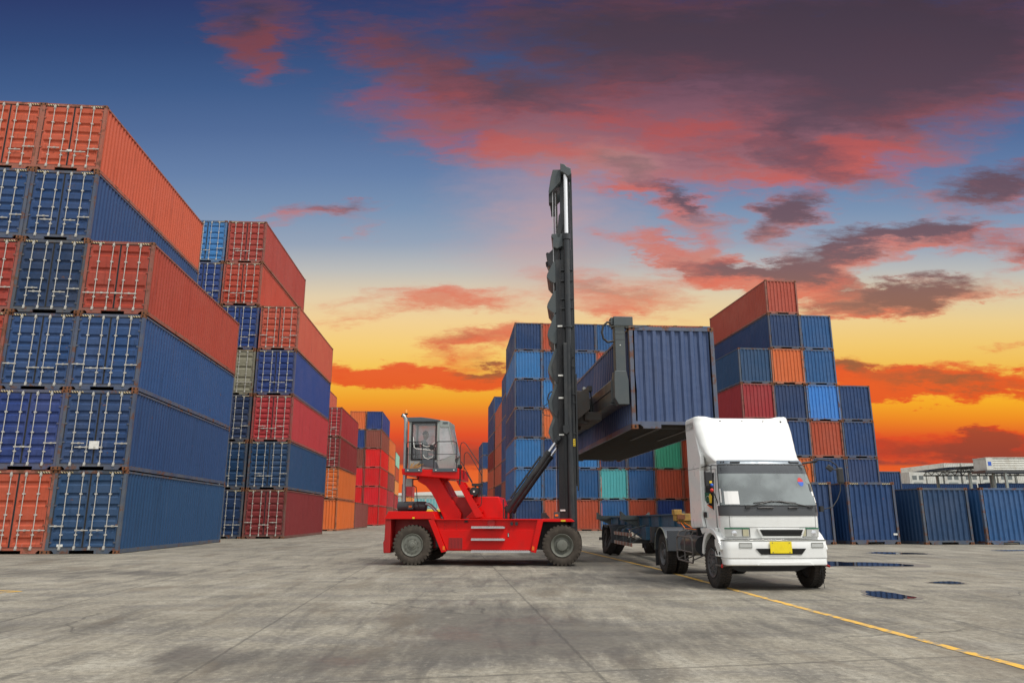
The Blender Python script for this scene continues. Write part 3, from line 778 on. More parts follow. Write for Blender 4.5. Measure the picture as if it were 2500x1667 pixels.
stack(-16.30, 70.0, -0.075, 'right', 0.10, [
    (0, 'right column', {1: ('orange', 'blank'), 2: 'orange', 3: 'maroon', 4: 'crimson'}),
    (1, 'left column', {1: 'maroon', 2: 'navy blue', 3: 'crimson', 4: 'navy blue', 5: 'faded red'})],
    'the third block on the left', G3, 1, 'door')
stack(-17.3, 83.0, -0.075, 'right', 0.10, [(0, '', {1: 'brown red'})], 'the row behind the third left block', G3, 1)
G4 = 'containers stacked in the bright red block beyond the machine'
stack(-20.14, 113.66, -0.07, 'right', 0.10, [
    (0, 'right column', {1: 'bright red', 2: 'bright red', 3: 'bright red', 4: 'bright red', 5: 'brown red', 6: 'royal blue'}),
    (1, 'left column', {1: 'maroon', 2: 'bright red', 3: 'bright red', 4: 'brown red', 5: 'royal blue', 6: 'orange'})],
    'the far bright red block', G4, 1)
stack(-21.0, 126.3, -0.07, 'right', 0.10, [(0, '', {1: 'brown red', 2: 'crimson', 3: 'brown red', 4: 'orange', 5: 'orange'})], 'the stack right behind the bright red block', G4, 1)
G5 = 'containers in the farthest stacks left of the machine'
stack(-22.65, 138.5, -0.09, 'right', 0.10, [(0, '', {1: 'brown red', 2: 'brown red', 3: 'amber orange', 4: 'amber orange', 5: 'pale blue'})], 'the far stack with amber boxes', G5, 1, 'door')
stack(-23.97, 153.0, -0.09, 'right', 0.10, [(0, '', {1: 'maroon', 2: 'crimson', 3: 'amber orange', 4: 'orange red', 5: 'pale green'})], 'the farthest stack left of the cab', G5, 1, 'blank')
stack(-22.9, 172, -0.09, 'right', 0.10, [(0, '', {1: 'maroon', 2: 'amber orange', 3: 'crimson'})], 'the low stack seen behind the exhaust pipe', G5, 1, 'blank')
G6 = 'containers stacked in the wide central wall'
N, RB, MBl, LB, O, OR = 'navy blue', 'royal blue', 'mid blue', 'light blue', 'orange', 'orange red'
stack(0.253, 70.82, -0.079, 'left', 0.02, [
    (0, 'first column', {1: N, 2: LB, 3: LB, 4: N, 5: N, 6: LB, 7: N}),
    (1, 'second column', {1: OR, 2: MBl, 3: N, 4: O, 5: LB, 6: MBl, 7: OR}),
    (2, 'third column', {1: OR, 2: MBl, 3: LB, 4: N, 5: RB, 6: MBl, 7: N}),
    (3, 'fourth column', {1: MBl, 2: 'turquoise', 3: N, 4: N, 5: OR, 6: OR, 7: MBl}),
    (4, 'fifth column', {1: OR, 2: MBl, 3: N, 4: N, 5: MBl, 6: N, 7: N}),
    (5, 'sixth column', {1: RB, 2: OR, 3: 'green', 4: OR, 5: N, 6: N, 7: O}),
    (6, 'seventh column', {1: OR, 2: OR, 3: OR, 4: N, 5: O, 6: MBl, 7: OR}),
    (7, 'eighth column', {1: N, 2: OR, 3: N, 4: N, 5: N, 6: N, 7: LB})],
    'the wide central wall', G6, 2, hc=2.88, wx=1.111)
G7 = 'containers in the rows behind the central wall'
stack(-0.25, 91.0, -0.10, 'left', 0.10, [(0, '', {1: LB, 2: 'brown red', 3: N, 4: N, 5: N, 6: N, 7: N})], 'the row right behind the central wall', G7, 1)
stack(-1.46, 103.3, -0.10, 'left', 0.10, [(0, '', {1: 'faded red', 2: 'dark blue', 3: 'faded red', 4: 'faded red', 5: 'faded red', 6: 'faded red'})], 'the faded red stack behind the central wall', G7, 1)
stack(-2.9, 117.0, -0.11, 'left', 0.10, [(0, '', {1: 'brick red', 2: 'faded red', 3: 'faded red', 4: 'maroon', 5: N, 6: N, 7: N})], 'the tall mixed stack behind the ladder', G7, 1)
stack(-6.5, 162, -0.11, 'left', 0.10, [(0, '', {1: N, 2: N, 3: N, 4: O, 5: N, 6: N})], 'the farthest stack behind the ladder', G7, 1)
G8 = 'containers stacked in the stepped block on the right'
stack(20.727 - 2.704*math.cos(0.111), 57.284 - 2.704*math.sin(0.111), -0.111, 'left', 0.02, [
    (0, 'first column', {1: N, 2: O, 3: N, 4: 'crimson', 5: 'steel blue'}),
    (1, 'second column', {1: N, 2: O, 3: N, 4: N, 5: O, 6: N, 7: OR}),
    (2, 'third column', {1: N, 2: N, 3: OR, 4: 'sky blue', 5: MBl, 6: MBl}),
    (3, 'fourth column', {1: N, 2: N, 3: N, 4: N})],
    'the stepped block on the right', G8, 2, hc=2.88, wx=1.10)
stack(36.9, 75, -0.10, 'left', 0.1, [(0, '', {1: N, 2: N})], 'the low stack beside the white boxes', G8, 1)
G9 = 'blue containers standing on the ground at the right'
for (x, y, clr, hz, txt, pl) in [(12.78, 35.3, N, 1.0, 'navy blue container partly hidden behind the truck mirror', None),
                        (15.90, 35.5, 'navy blue', 1.0, 'tall navy blue container with striped corners right of the truck', (1.0, 0.42, 0)),
                        (19.25, 35.3, 'steel blue', 0.905, 'lower steel blue container with rusty corner post, by a gap', None),
                        (22.14, 35.35, 'mid blue', 0.905, 'faded blue container cut by the right picture edge', None)]:
    a = -0.12
    p = Vector((x, y)) + Vector((math.cos(a), -math.sin(a)))*CW/2
    c = container((p.x, p.y, 0), -a, clr, 'blank', txt, G9, 2, hz=hz, placard=pl)
    if hz == 1.0:
        for sx in (-1, 1): link('hazard_stripe', MST[sx], c)
a = R(-84)
for k in range(2):
    for t in range(2):
        container((52.0+12.4*k, 103-1.3*k, t*CH), R(-84), 'navy blue', 'blank', f"{'upper' if t else 'lower'} navy container lying crosswise behind the ground row, {'right' if k else 'left'} one", 'blue containers lying crosswise at the far right', 1)
# the box held by the handler
S = empty('x'); bpy.data.objects.remove(S)
a = -0.0818
p = Vector((3.295, 20.011)) + Vector((math.cos(a), -math.sin(a)))*CW/2
held = container((p.x, p.y, 3.595), -a, 'navy blue', 'blank', 'navy blue container hanging in the lifting frame above the truck', None, 2, floor=1, hz=2.896/CH)
for o in held.children:
    if o.name.startswith(('side_panel', 'end_panel', 'frame')): o.color = (0.058, 0.092, 0.195, 1)

# ------------------------------------------------------------------ wheels
def tyre_mesh(rad, w, rimr, lugs, mat, lug=0.03):
    g = MB(); h = w/2; t = rad
    g.lathe([(-h*0.55, rimr), (-h*0.86, rimr+0.02), (-h, rimr+(t-rimr)*0.42), (-h*0.97, t-0.075), (-h*0.84, t-lug), (h*0.84, t-lug), (h*0.97, t-0.075), (h, rimr+(t-rimr)*0.42), (h*0.86, rimr+0.02), (h*0.55, rimr)], (0,0,0), 'y', 56)
    for i in range(lugs):
        for s in (-1, 1):
            a = 2*math.pi*(i + (0.25 if s > 0 else 0))/lugs
            M = Matrix.Rotation(-a, 3, 'Y')
            lw = t*math.pi/lugs*0.60
            vs = [(-lw, s*h*0.99, t-0.085), (lw, s*h*0.99, t-0.085), (lw*0.8, s*h*0.90, t), (-lw*0.8, s*h*0.90, t), (-lw, s*h*0.06, t-lug-.004), (lw, s*h*0.06, t-lug-.004), (lw*0.7, s*h*0.10, t), (-lw*0.7, s*h*0.10, t)]
            vs = [M @ Vector(v) for v in vs]
            g.add(vs, [(0,1,2,3), (4,5,6,7), (3,2,6,7), (0,3,7,4), (1,2,6,5)])
    return g.mesh('tyre', [mat], 28)
def rim_mesh(rimr, w, mat, style, hub=None):
    g = MB(); h = w/2
    if style == 'deep':
        prof = [(-h*0.9, rimr+0.012), (-h*0.98, rimr+0.004), (-h*0.88, rimr-0.02), (-h*0.62, rimr-0.045), (-h*0.45, rimr*0.72), (-h*0.52, rimr*0.55), (-h*0.95, rimr*0.48), (-h*1.0, rimr*0.40), (-h*1.0, 0.0)]
    elif style == 'flat':
        prof = [(-h*0.9, rimr+0.012), (-h*0.98, rimr+0.004), (-h*0.88, rimr-0.02), (-h*0.80, rimr*0.86), (-h*0.86, rimr*0.70), (-h*0.86, rimr*0.45), (-h*0.95, rimr*0.40), (-h*0.97, rimr*0.26), (-h*1.12, rimr*0.22), (-h*1.16, rimr*0.12), (-h*1.16, 0)]
    else:  # road wheel, outward side -y
        prof = [(-h*0.9, rimr+0.010), (-h*0.97, rimr), (-h*0.85, rimr-0.018), (-h*0.35, rimr-0.04), (-h*0.15, rimr*0.75), (-h*0.25, rimr*0.5), (-h*0.7, rimr*0.42), (-h*0.95, rimr*0.34), (-h*1.0, rimr*0.2), (-h*1.0, 0)]
    g.lathe(prof, (0,0,0), 'y', 40)
    n = 10 if style != 'road' else 8
    rb = rimr*(0.62 if style != 'deep' else 0.60); yb = -h*(0.86 if style == 'flat' else 0.55 if style == 'deep' else 0.32)
    for i in range(n):
        a = 2*math.pi*i/n
        g.cyl((rb*math.cos(a), yb+0.01, rb*math.sin(a)), (rb*math.cos(a), yb-0.03, rb*math.sin(a)), 0.016, seg=8)
    g.lathe([(h*0.6, rimr+0.01), (h*0.3, rimr*0.9), (h*0.3, 0)], (0,0,0), 'y', 28)
    return g.mesh('rim', [mat], 35)
def wheel(parent, loc, tm, rm, flip=False, rot=0.0, name='wheel'):
    w = empty(name, loc); w.parent = parent
    w.rotation_euler = (0, rot, math.pi if flip else 0)
    link('tyre', tm, w); link('rim', rm, w); return w
def arc(cx, cz, r, a0, a1, n): return [(cx + r*math.cos(R(a0+(a1-a0)*i/n)), cz + r*math.sin(R(a0+(a1-a0)*i/n))) for i in range(n+1)]

# ------------------------------------------------------------------ the red container handler
def handler():
    T = empty('container_handler', (-2.67, 20.30, 0), R(-5.19))
    tag(T, 'red empty container handler with tall dark mast, seen from its side', 'forklift')
    RD = 'machine_red'
    # chassis: side frame between the wheels
    g = MB()
    g.prism([(0.50, 1.185), (3.48, 1.185), (3.30, 0.46), (3.16, 0.375), (0.90, 0.375), (0.78, 0.62)], 'y', 0.09, 2.86)
    ch = g.build('chassis', RD, T, bevel=0.012)
    g = MB()
    g.prism([(0.70, 0.905), (3.34, 0.905), (3.16, 0.40), (0.93, 0.40)], 'y', 0.055, 0.087); g.build('side_cover', RD, T, bevel=0.006)
    for pl in ([(0.42, 1.18), (0.58, 1.18), (0.93, 0.36), (0.80, 0.33)], [(3.36, 1.18), (3.52, 1.18), (3.31, 0.33), (3.17, 0.36)]):
        g = MB(); g.prism(pl, 'y', -0.01, 0.12); g.build('side_flange', RD, T, bevel=0.008)
    g = MB(); g.box((0.50, -0.012, 1.17), (3.48, 0.20, 1.20)); g.build('side_rail', RD, T, bevel=0.006)
    g = MB(); g.box((0.98, 0.048, 0.43), (1.35, 0.0555, 0.71)); g.build('vent_mesh', 'red_mesh', T)
    for (a, b_) in (((1.60, -0.10, 0.955), (2.49, 0.055, 1.0)), ((1.60, -0.10, 0.645), (2.49, 0.055, 0.69)), ((1.60, -0.12, 0.34), (3.16, 0.08, 0.385))):
        g = MB(); g.box(a, b_)
        n = int((b_[0]-a[0])/0.045)
        for i in range(n): g.box((a[0]+0.01+i*0.045, a[1]-0.004, b_[2]-0.01), (a[0]+0.03+i*0.045, b_[1]-.01, b_[2]+0.012))
        g.build('step', 'aluminium', T)
    for x in (0.86, 3.24):
        g = MB(); g.box((x-0.03, -0.018, 0.40), (x+0.03, -0.011, 0.50)); g.build('reflector', 'lamp_orange', T)
    for x in (2.67, 2.80):
        g = MB(); g.cyl((x, 0.07, 1.065), (x, -0.005, 1.065), 0.036, seg=12); g.box((x-0.035, 0.01, 1.07), (x+0.035, 0.05, 1.12)); g.build('filler_cap', 'black_plastic', T, 30)
    g = MB(); g.box((2.56, 0.045, 0.73), (2.60, 0.0535, 0.84)); g.mat = 1
    for k in range(3): g.box((2.57, 0.040, 0.745+k*0.03), (2.59, 0.044, 0.762+k*0.03))
    g.build('switch_plate', ['black_plastic', 'sticker_white'], T)
    g = MB()
    for x in (0.86, 1.18):
        for z in (0.95, 1.03, 1.11): g.cyl((x, 0.085, z), (x, 0.07, z), 0.012, seg=8)
    g.build('bolts', 'machine_red_deep', T)
    # rear: counterweight, inner body and fender
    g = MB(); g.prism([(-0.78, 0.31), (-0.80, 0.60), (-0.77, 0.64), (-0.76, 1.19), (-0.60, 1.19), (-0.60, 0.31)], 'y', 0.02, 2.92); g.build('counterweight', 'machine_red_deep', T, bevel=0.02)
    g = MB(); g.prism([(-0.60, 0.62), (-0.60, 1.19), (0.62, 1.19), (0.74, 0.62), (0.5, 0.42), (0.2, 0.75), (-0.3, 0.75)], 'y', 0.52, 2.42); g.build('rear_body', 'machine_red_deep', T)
    g = MB()
    g.prism([(-0.77, 1.195), (-0.68, 1.40), (0.54, 1.40), (0.64, 1.195), (0.60, 1.195), (0.52, 1.36), (-0.66, 1.36), (-0.73, 1.195)], 'y', 0.0, 2.94)
    g.prism([(-0.77, 1.195), (-0.68, 1.40), (0.54, 1.40), (0.64, 1.195)], 'y', -0.015, 0.001)
    g.build('fender', RD, T, bevel=0.008)
    g = MB(); g.box((0.04-0.05, -0.022, 1.205), (0.05, -0.014, 1.245)); g.build('marker_sticker', 'sticker_yellow', T)
    g = MB(); g.box((3.98, -0.022, 1.135), (4.10, -0.004, 1.175)); g.build('marker_sticker', 'sticker_yellow', T)
    g = MB(); g.box((0.60, 0.2, 0.48), (0.70, 0.5, 0.80)); g.build('mud_flap', 'black_plastic', T)
    # front deck above the drive axle
    g = MB(); g.prism([(3.40, 1.13), (3.40, 1.20), (4.24, 1.205), (4.34, 1.14), (4.30, 1.125)], 'y', 0.0, 2.94); g.build('front_deck', RD, T, bevel=0.006)
    g = MB(); g.prism([(3.30, 0.4), (3.44, 1.12), (3.95, 1.12), (4.35, 0.95), (4.35, 0.55), (3.9, 0.36)], 'y', 0.55, 2.4); g.build('axle_housing', 'black_plastic', T)
    # engine hood
    g = MB(); g.prism([(1.56, 1.80), (2.26, 1.80), (2.40, 1.44), (2.40, 1.19), (1.30, 1.19), (1.56, 1.45)], 'y', 0.62, 2.3); g.build('engine_hood', RD, T, bevel=0.03)
    g = MB(); g.prism([(0.86, 1.80), (1.555, 1.795), (1.555, 1.19), (0.75, 1.19)], 'y', 0.80, 2.2); g.build('engine_wall', 'machine_red_deep', T, bevel=0.02)  # set back: its shade is put into the deeper red
    g = MB(); g.cyl((2.12, 0.612, 1.10), (2.12, 0.03, 1.10), 0.10, seg=24); g.build('hose_port', 'machine_red_deep', T, 30)
    # cab post
    post = [(-0.10, 2.38), (-0.02, 2.22), (0.20, 2.10), (0.36, 1.92), (0.48, 1.72), (0.58, 1.50), (0.74, 1.185), (1.20, 1.185), (1.22, 1.34), (1.15, 1.46), (0.86, 1.83), (0.66, 2.18), (0.58, 2.30), (0.58, 2.40)]
    g = MB(); g.prism(post, 'y', 0.62, 0.80); g.prism(post, 'y', 1.95, 2.13); g.prism([(p[0]+0.02, p[1]) for p in post], 'y', 0.80, 1.95); g.build('cab_post', RD, T, bevel=0.012)
    # platform under the cab
    g = MB(); g.prism([(-0.40, 2.55), (0.17, 2.55), (0.18, 2.52), (0.50, 2.52), (0.51, 2.55), (1.20, 2.55), (1.21, 2.25), (-0.38, 2.385)], 'y', 0.18, 1.95); g.build('platform', RD, T, bevel=0.015)
    # stair beam with its hand rails
    g = MB(); g.prism([(1.10, 2.24), (1.28, 2.20), (1.88, 1.27), (1.68, 1.23)], 'y', 0.28, 0.36); g.prism([(1.10, 2.24), (1.28, 2.20), (1.88, 1.27), (1.68, 1.23)], 'y', 0.90, 0.98)
    for k in range(4):
        f = 0.15+k*0.23; x = 1.14+0.60*f; z = 2.18-0.93*f
        g.box((x, 0.361, z-0.02), (x+0.20, 0.899, z+0.01))
    g.build('stair', RD, T)
    for pts, y in (([(1.21, 2.24), (1.21, 3.16), (1.235, 3.25), (1.30, 3.27), (1.37, 3.22), (1.78, 2.62), (1.82, 2.52), (1.82, 1.66), (1.80, 1.56), (1.70, 1.48)], 0.32),
                   ([(1.225, 2.3), (1.225, 2.95), (1.25, 3.03), (1.31, 3.05), (1.37, 3.00), (1.70, 2.46), (1.74, 2.36), (1.74, 1.74)], 0.94), ([(1.24, 2.74), (1.56, 2.18)], 0.32), ([(1.27, 2.50), (1.50, 2.12)], 0.94)):
        g = MB(); g.tube([(x, y, z) for x, z in pts], 0.011, 8); g.build('hand_rail', 'black_plastic', T, 40)
    # air filter on a bracket
    g = MB(); g.cyl((1.59, 0.45, 1.93), (1.59, 0.95, 1.93), 0.125, seg=28); g.cyl((1.59, 0.44, 1.93), (1.59, 0.45, 1.93), 0.11, 0.118, seg=28); g.box((1.52, 0.45, 2.08), (1.80, 0.75, 2.15)); g.box((1.60, 0.5, 1.98), (1.64, 0.54, 2.09)); g.box((1.70, 0.5, 1.78), (1.73, 0.56, 2.09)); g.mat = 1
    g.cyl((1.59, 0.425, 1.93), (1.59, 0.44, 1.93), 0.028, seg=10)
    g.build('air_filter', ['black_plastic', 'sticker_white'], T, 30)
    g = MB(); g.box((1.38, 0.09, 1.09), (1.50, 0.2, 1.22)); g.cyl((1.44, 0.09, 1.155), (1.44, 0.075, 1.155), 0.045, seg=16); g.build('side_lamp', 'black_plastic', T)
    # grey work lamps and radio gear at the cab corner
    g = MB(); g.cyl((1.13, 0.42, 2.60), (1.22, 0.42, 2.60), 0.07, seg=16); g.cyl((1.22, 0.42, 2.60), (1.25, 0.42, 2.60), 0.05, seg=16); g.tube([(1.20, 0.4, 2.52), (1.215, 0.4, 2.42), (1.215, 0.4, 2.2)], 0.009); g.box((1.195, 0.26, 2.12), (1.24, 0.279, 2.34)); g.build('pulley', 'black_plastic', T, 35)
    # muffler and exhaust stack
    g = MB(); g.cyl((-0.68, 1.15, 1.54), (0.10, 1.15, 1.54), 0.145, seg=28); g.cyl((-0.70, 1.15, 1.54), (-0.68, 1.15, 1.54), 0.12, 0.145, seg=28); g.cyl((0.10, 1.15, 1.54), (0.13, 1.15, 1.54), 0.145, 0.12, seg=28)
    g.build('muffler', 'panel_black', T, 35)
    g = MB(); g.tube([(-0.53, 1.15, 1.66), (-0.53, 1.15, 2.5), (-0.54, 1.15, 3.2), (-0.55, 1.15, 3.95), (-0.565, 1.15, 4.06), (-0.61, 1.15, 4.13), (-0.66, 1.15, 4.16)], 0.055, 18); g.mat = 1
    g.cyl((-0.655, 1.15, 4.158), (-0.675, 1.15, 4.168), 0.058, seg=16)
    g.build('exhaust_pipe', ['exhaust_steel', 'hole_black'], T, 45)
    g = MB(); g.tube([(-0.475, 1.15, 2.55), (-0.475, 1.15, 3.22)], 0.016); g.build('exhaust_guard', 'panel_black', T, 40)
    g = MB(); g.tube([(0.10, 1.1, 1.60), (0.22, 1.0, 1.60), (0.30, 0.95, 1.56), (0.66, 0.88, 1.20)], 0.045, 12); g.build('intake_pipe', 'exhaust_steel', T, 45)
    g = MB(); g.box((-0.36, 0.55, 2.08), (-0.18, 0.75, 2.30)); g.build('control_box', 'cab_grey', T, bevel=0.01)
    g = MB(); g.tube([(-0.18, 0.65, 2.12), (-0.08, 0.65, 2.06), (-0.06, 0.66, 1.9), (-0.04, 0.7, 1.6), (0.05, 0.75, 1.45)], 0.012); g.tube([(-0.18, 0.62, 2.28), (-0.02, 0.62, 2.28), (0.0, 0.62, 2.40)], 0.02); g.build('wiring', 'black_plastic', T)
    # lamps on the rear and front decks
    def lampbox(x, z, y0=0.55):
        g = MB(); g.box((x, y0, z), (x+0.16, y0+0.2, z+0.165)); g.mat = 1; g.box((x+0.03, y0-0.012, z+0.05), (x+0.12, y0-0.001, z+0.105)); g.build('lamp_box', ['panel_black', 'lamp_orange'], T, bevel=0.01)
    lampbox(-0.36, 1.46, 0.9); lampbox(3.78, 1.215, 0.35); 
    g = MB(); g.box((3.44, 0.4, 1.215), (3.58, 0.6, 1.36)); g.prism([(3.55, 1.21), (3.58, 1.32), (3.66, 1.24), (3.66, 1.21)], 'y', 0.4, 0.6); g.build('lamp_box', 'black_plastic', T)
    # beacon
    g = MB(); g.cyl((-0.47, 0.8, 4.13), (-0.47, 0.8, 4.165), 0.05, seg=16); g.tube([(-0.47, 0.8, 4.13), (-0.47, 0.8, 4.08), (-0.34, 0.82, 3.96)], 0.011); g.mat = 1
    g.lathe([(0.0, 0.046), (0.06, 0.046), (0.095, 0.032), (0.105, 0.0)], (-0.47, 0.8, 4.165), 'z', 18)
    g.build('beacon', ['black_plastic', 'lamp_amber'], T, 40)
    # cab: lower shell, corner posts, glass, roof
    y0, y1 = 0.55, 1.50
    cabp = empty('cab'); cabp.parent = T
    g = MB()
    for y in (y0, y1-0.03):
        g.prism([(-0.31, 2.555), (-0.31, 2.66), (-0.24, 2.80), (0.50, 2.80), (0.60, 2.79), (0.72, 2.83), (1.02, 2.97), (1.03, 2.555)], 'y', y, y+0.03)
        g.prism([(-0.31, 2.66), (-0.31, 3.90), (-0.24, 3.90), (-0.24, 2.80)], 'y', y, y+0.03)
        g.prism([(0.50, 2.80), (0.50, 3.90), (0.57, 3.90), (0.57, 2.79)], 'y', y-0.006, y+0.036)
        g.prism([(0.99, 2.955), (1.02, 2.97), (0.84, 3.78), (0.80, 3.78)], 'y', y, y+0.03)
        g.prism([(0.57, 3.72), (0.57, 3.90), (0.83, 3.86), (0.85, 3.70)], 'y', y, y+0.03)
    g.box((-0.31, y0+0.03, 2.555), (-0.28, y1-0.03, 3.35)); g.box((0.98, y0+.03, 2.555), (1.02, y1-.03, 2.75))
    g.build('cab_shell', 'cab_grey', cabp, bevel=0.006)
    g = MB(); g.prism([(-0.37, 4.01), (0.03, 4.015), (0.30, 3.98), (0.57, 3.93), (0.57, 3.885), (-0.33, 3.885)], 'y', y0-0.04, y1+0.04); g.build('roof', 'roof_grey', cabp, bevel=0.012)
    g = MB(); g.prism([(0.572, 3.93), (0.84, 3.89), (0.85, 3.72), (0.572, 3.74)], 'y', y0-0.005, y1+0.005); g.build('front_roof', 'cab_grey', cabp, bevel=0.01)
    g = MB(); g.box((0.66, y0-0.014, 3.82), (0.80, y0-0.006, 3.87)); g.build('vent', 'roof_grey', cabp)
    for y in (y0+0.01, y1-0.02):
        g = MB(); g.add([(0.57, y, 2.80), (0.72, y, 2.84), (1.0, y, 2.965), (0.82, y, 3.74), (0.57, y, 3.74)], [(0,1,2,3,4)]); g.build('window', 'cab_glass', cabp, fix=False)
    g = MB(); g.add([(-0.24, y1-0.012, 2.80), (0.50, y1-0.012, 2.80), (0.50, y1-0.012, 3.88), (-0.24, y1-0.012, 3.88)], [(0,1,2,3)]); g.build('window', 'cab_glass', cabp, fix=False)  # added pale pane, painted as a bright sky backdrop behind the operator
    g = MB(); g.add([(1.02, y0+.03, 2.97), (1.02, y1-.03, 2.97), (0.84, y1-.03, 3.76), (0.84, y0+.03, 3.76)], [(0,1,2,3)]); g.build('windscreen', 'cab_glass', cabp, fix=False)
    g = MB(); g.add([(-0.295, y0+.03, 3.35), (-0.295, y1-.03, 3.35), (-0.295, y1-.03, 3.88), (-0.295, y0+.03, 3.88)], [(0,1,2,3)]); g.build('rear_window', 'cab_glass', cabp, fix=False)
    # door
    def ring(g, x0, x1, z0, z1, w, ya, yb, r=0.05):
        P = []
        for cx, cz, a0 in ((x1-r, z1-r, 0), (x0+r, z1-r, 90), (x0+r, z0+r, 180), (x1-r, z0+r, 270)): P += arc(cx, cz, r, a0, a0+90, 5)
        cx, cz = (x0+x1)/2, (z0+z1)/2
        Q = [(cx + (px-cx)*(1-2*w/(x1-x0)), cz + (pz-cz)*(1-2*w/(z1-z0))) for px, pz in P]
        n = len(P); vs = [(p[0], ya, p[1]) for p in P] + [(q[0], ya, q[1]) for q in Q] + [(p[0], yb, p[1]) for p in P] + [(q[0], yb, q[1]) for q in Q]
        fs = []
        for i in range(n):
            j = (i+1) % n; fs += [(i, j, n+j, n+i), (2*n+i, 3*n+i, 3*n+j, 2*n+j), (i, 2*n+i, 2*n+j, j), (n+i, n+j, 3*n+j, 3*n+i)]
        g.add(vs, fs)
    g = MB(); ring(g, -0.24, 0.49, 2.80, 3.87, 0.02, y0-0.012, y0+0.02); ring(g, -0.21, 0.47, 3.22, 3.85, 0.018, y0-0.02, y0+0.01); ring(g, -0.21, 0.47, 2.83, 3.18, 0.018, y0-0.02, y0+0.01, 0.04)
    dr = g.build('door', 'black_plastic', cabp)
    for z0, z1 in ((3.24, 3.83), (2.85, 3.16)):
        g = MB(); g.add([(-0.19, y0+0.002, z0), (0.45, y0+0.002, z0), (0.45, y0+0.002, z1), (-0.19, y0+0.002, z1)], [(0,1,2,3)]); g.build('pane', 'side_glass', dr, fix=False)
    g = MB(); g.tube([(-0.17, y0-0.04, 3.45), (-0.14, y0-0.05, 3.16), (-0.08, y0-0.05, 3.12), (0.40, y0-0.05, 3.07)], 0.012); g.build('grab_handle', 'sticker_white', dr)
    g = MB(); g.tube([(0.10, y0-0.3, 3.26), (0.18, y0-0.3, 3.18), (0.28, y0-0.3, 3.15), (0.40, y0-0.3, 3.18), (0.50, y0-0.3, 3.26)], 0.009); g.tube([(0.18, y0-.3, 2.93), (0.22, y0-.3, 2.85), (0.32, y0-.3, 2.81), (0.43, y0-.3, 2.86), (0.49, y0-.3, 2.93)], 0.009); g.build('chain', 'sticker_white', T)
    # mirror, seat, wheel, dashboard
    g = MB(); g.lathe([(0, 0.001), (0, 0.065), (0.03, 0.075), (0.05, 0.05), (0.05, 0.0)], (0.43, 0.16, 3.12), 'y', 20); g.build('mirror', 'black_plastic', T, 40)
    g = MB(); g.box((-0.16, 0.78, 2.70), (0.24, 1.26, 2.80)); g.bar((-0.11, 1.02, 2.8), (-0.20, 1.02, 3.36), 0.42, 0.10, up=(1,0,0)); g.box((-0.14, 0.87, 2.56), (0.1, 1.17, 2.69)); g.build('seat', 'black_plastic', cabp, bevel=0.03)
    g = MB(); g.prism([(0.62, 2.56), (0.66, 2.96), (0.74, 3.05), (0.86, 2.92), (0.95, 2.56)], 'y', 0.7, 1.35); g.bar((0.66, 0.9, 2.9), (0.58, 0.9, 3.16), 0.06); g.build('dashboard', 'cab_grey', cabp, bevel=0.02)
    g = MB(); g.tube([(0.53+0.05*math.sin(t), 1.02+0.17*math.cos(t), 3.14+0.15*math.sin(t)) for t in [i*math.pi/10 for i in range(20)]], 0.012, 8, closed=True); g.tube([(0.53, 1.02, 3.14), (0.64, 1.02, 2.98)], 0.02); g.build('steering_wheel', 'black_plastic', cabp, 40)
    g = MB(); g.box((0.62, 0.62, 3.55), (0.68, 0.68, 3.68)); g.build('speaker', 'roof_grey', cabp, bevel=0.01)
    # railing around the platform
    for pts in ([(-0.28, 2.46), (-0.28, 3.20), (-0.26, 3.26), (-0.20, 3.28), (0.10, 3.28), (0.16, 3.25), (0.17, 3.18), (0.17, 2.46)], [(0.50, 2.46), (0.50, 3.10), (0.52, 3.20), (0.60, 3.28), (1.06, 3.28), (1.12, 3.25), (1.14, 3.18), (1.14, 2.46)]):
        g = MB(); g.tube([(x, 0.16, z) for x, z in pts], 0.013, 8)
        x0, x1 = pts[0][0], pts[-1][0]
        g.tube([(x0, 0.16, 2.93), (x1, 0.16, 2.93)], 0.009, 8); g.tube([(x0+0.09, 0.16, 2.5), (x0+0.09, 0.16, 3.27)], 0.009, 8)
        g.mat = 1; g.box((x0-0.015, 0.14, 2.455), (x1+0.015, 0.168, 2.55)); g.mat = 2
        for xx in (x0+0.07, x1-0.07): g.cyl((xx, 0.128, 2.50), (xx, 0.14, 2.50), 0.018, seg=10)
        g.build('railing', ['black_plastic', 'roof_grey', 'sticker_white'], T, 40)
    g = MB()
    for k in range(7): g.bar((-0.20+k*0.03, 0.34, 2.56), (-0.16+k*0.055, 0.36, 2.70+0.03*math.sin(k*2)), 0.05, 0.02)
    g.build('rag', 'olive_yellow', T)
    g = MB(); g.prism(arc(0.25, 2.52, 0.33, 5, 150, 10), 'y', 0.535, 0.548); g.build('wheel_arch', 'roof_grey', cabp)
    # wheels
    tm = tyre_mesh(0.525, 0.34, 0.285, 30, 'tyre_dusty', 0.028); rd = rim_mesh(0.285, 0.34, 'rim_grey', 'deep'); rf = rim_mesh(0.285, 0.34, 'rim_grey', 'flat')
    wheel(T, (0.0, 0.17, 0.523), tm, rf, rot=0.2, name='rear_wheel'); wheel(T, (0.0, 2.75, 0.523), tm, rf, True, name='rear_wheel')
    for y, fl in ((0.17, False), (0.56, False), (2.40, True), (2.79, True)): wheel(T, (4.0, y, 0.523), tm, rd, fl, rot=0.1*y, name='front_wheel')
    # ------------------------------ mast
    M = empty('mast'); M.parent = T; M.scale = (1, 1, 0.981)
    mg = 'mast_grey'
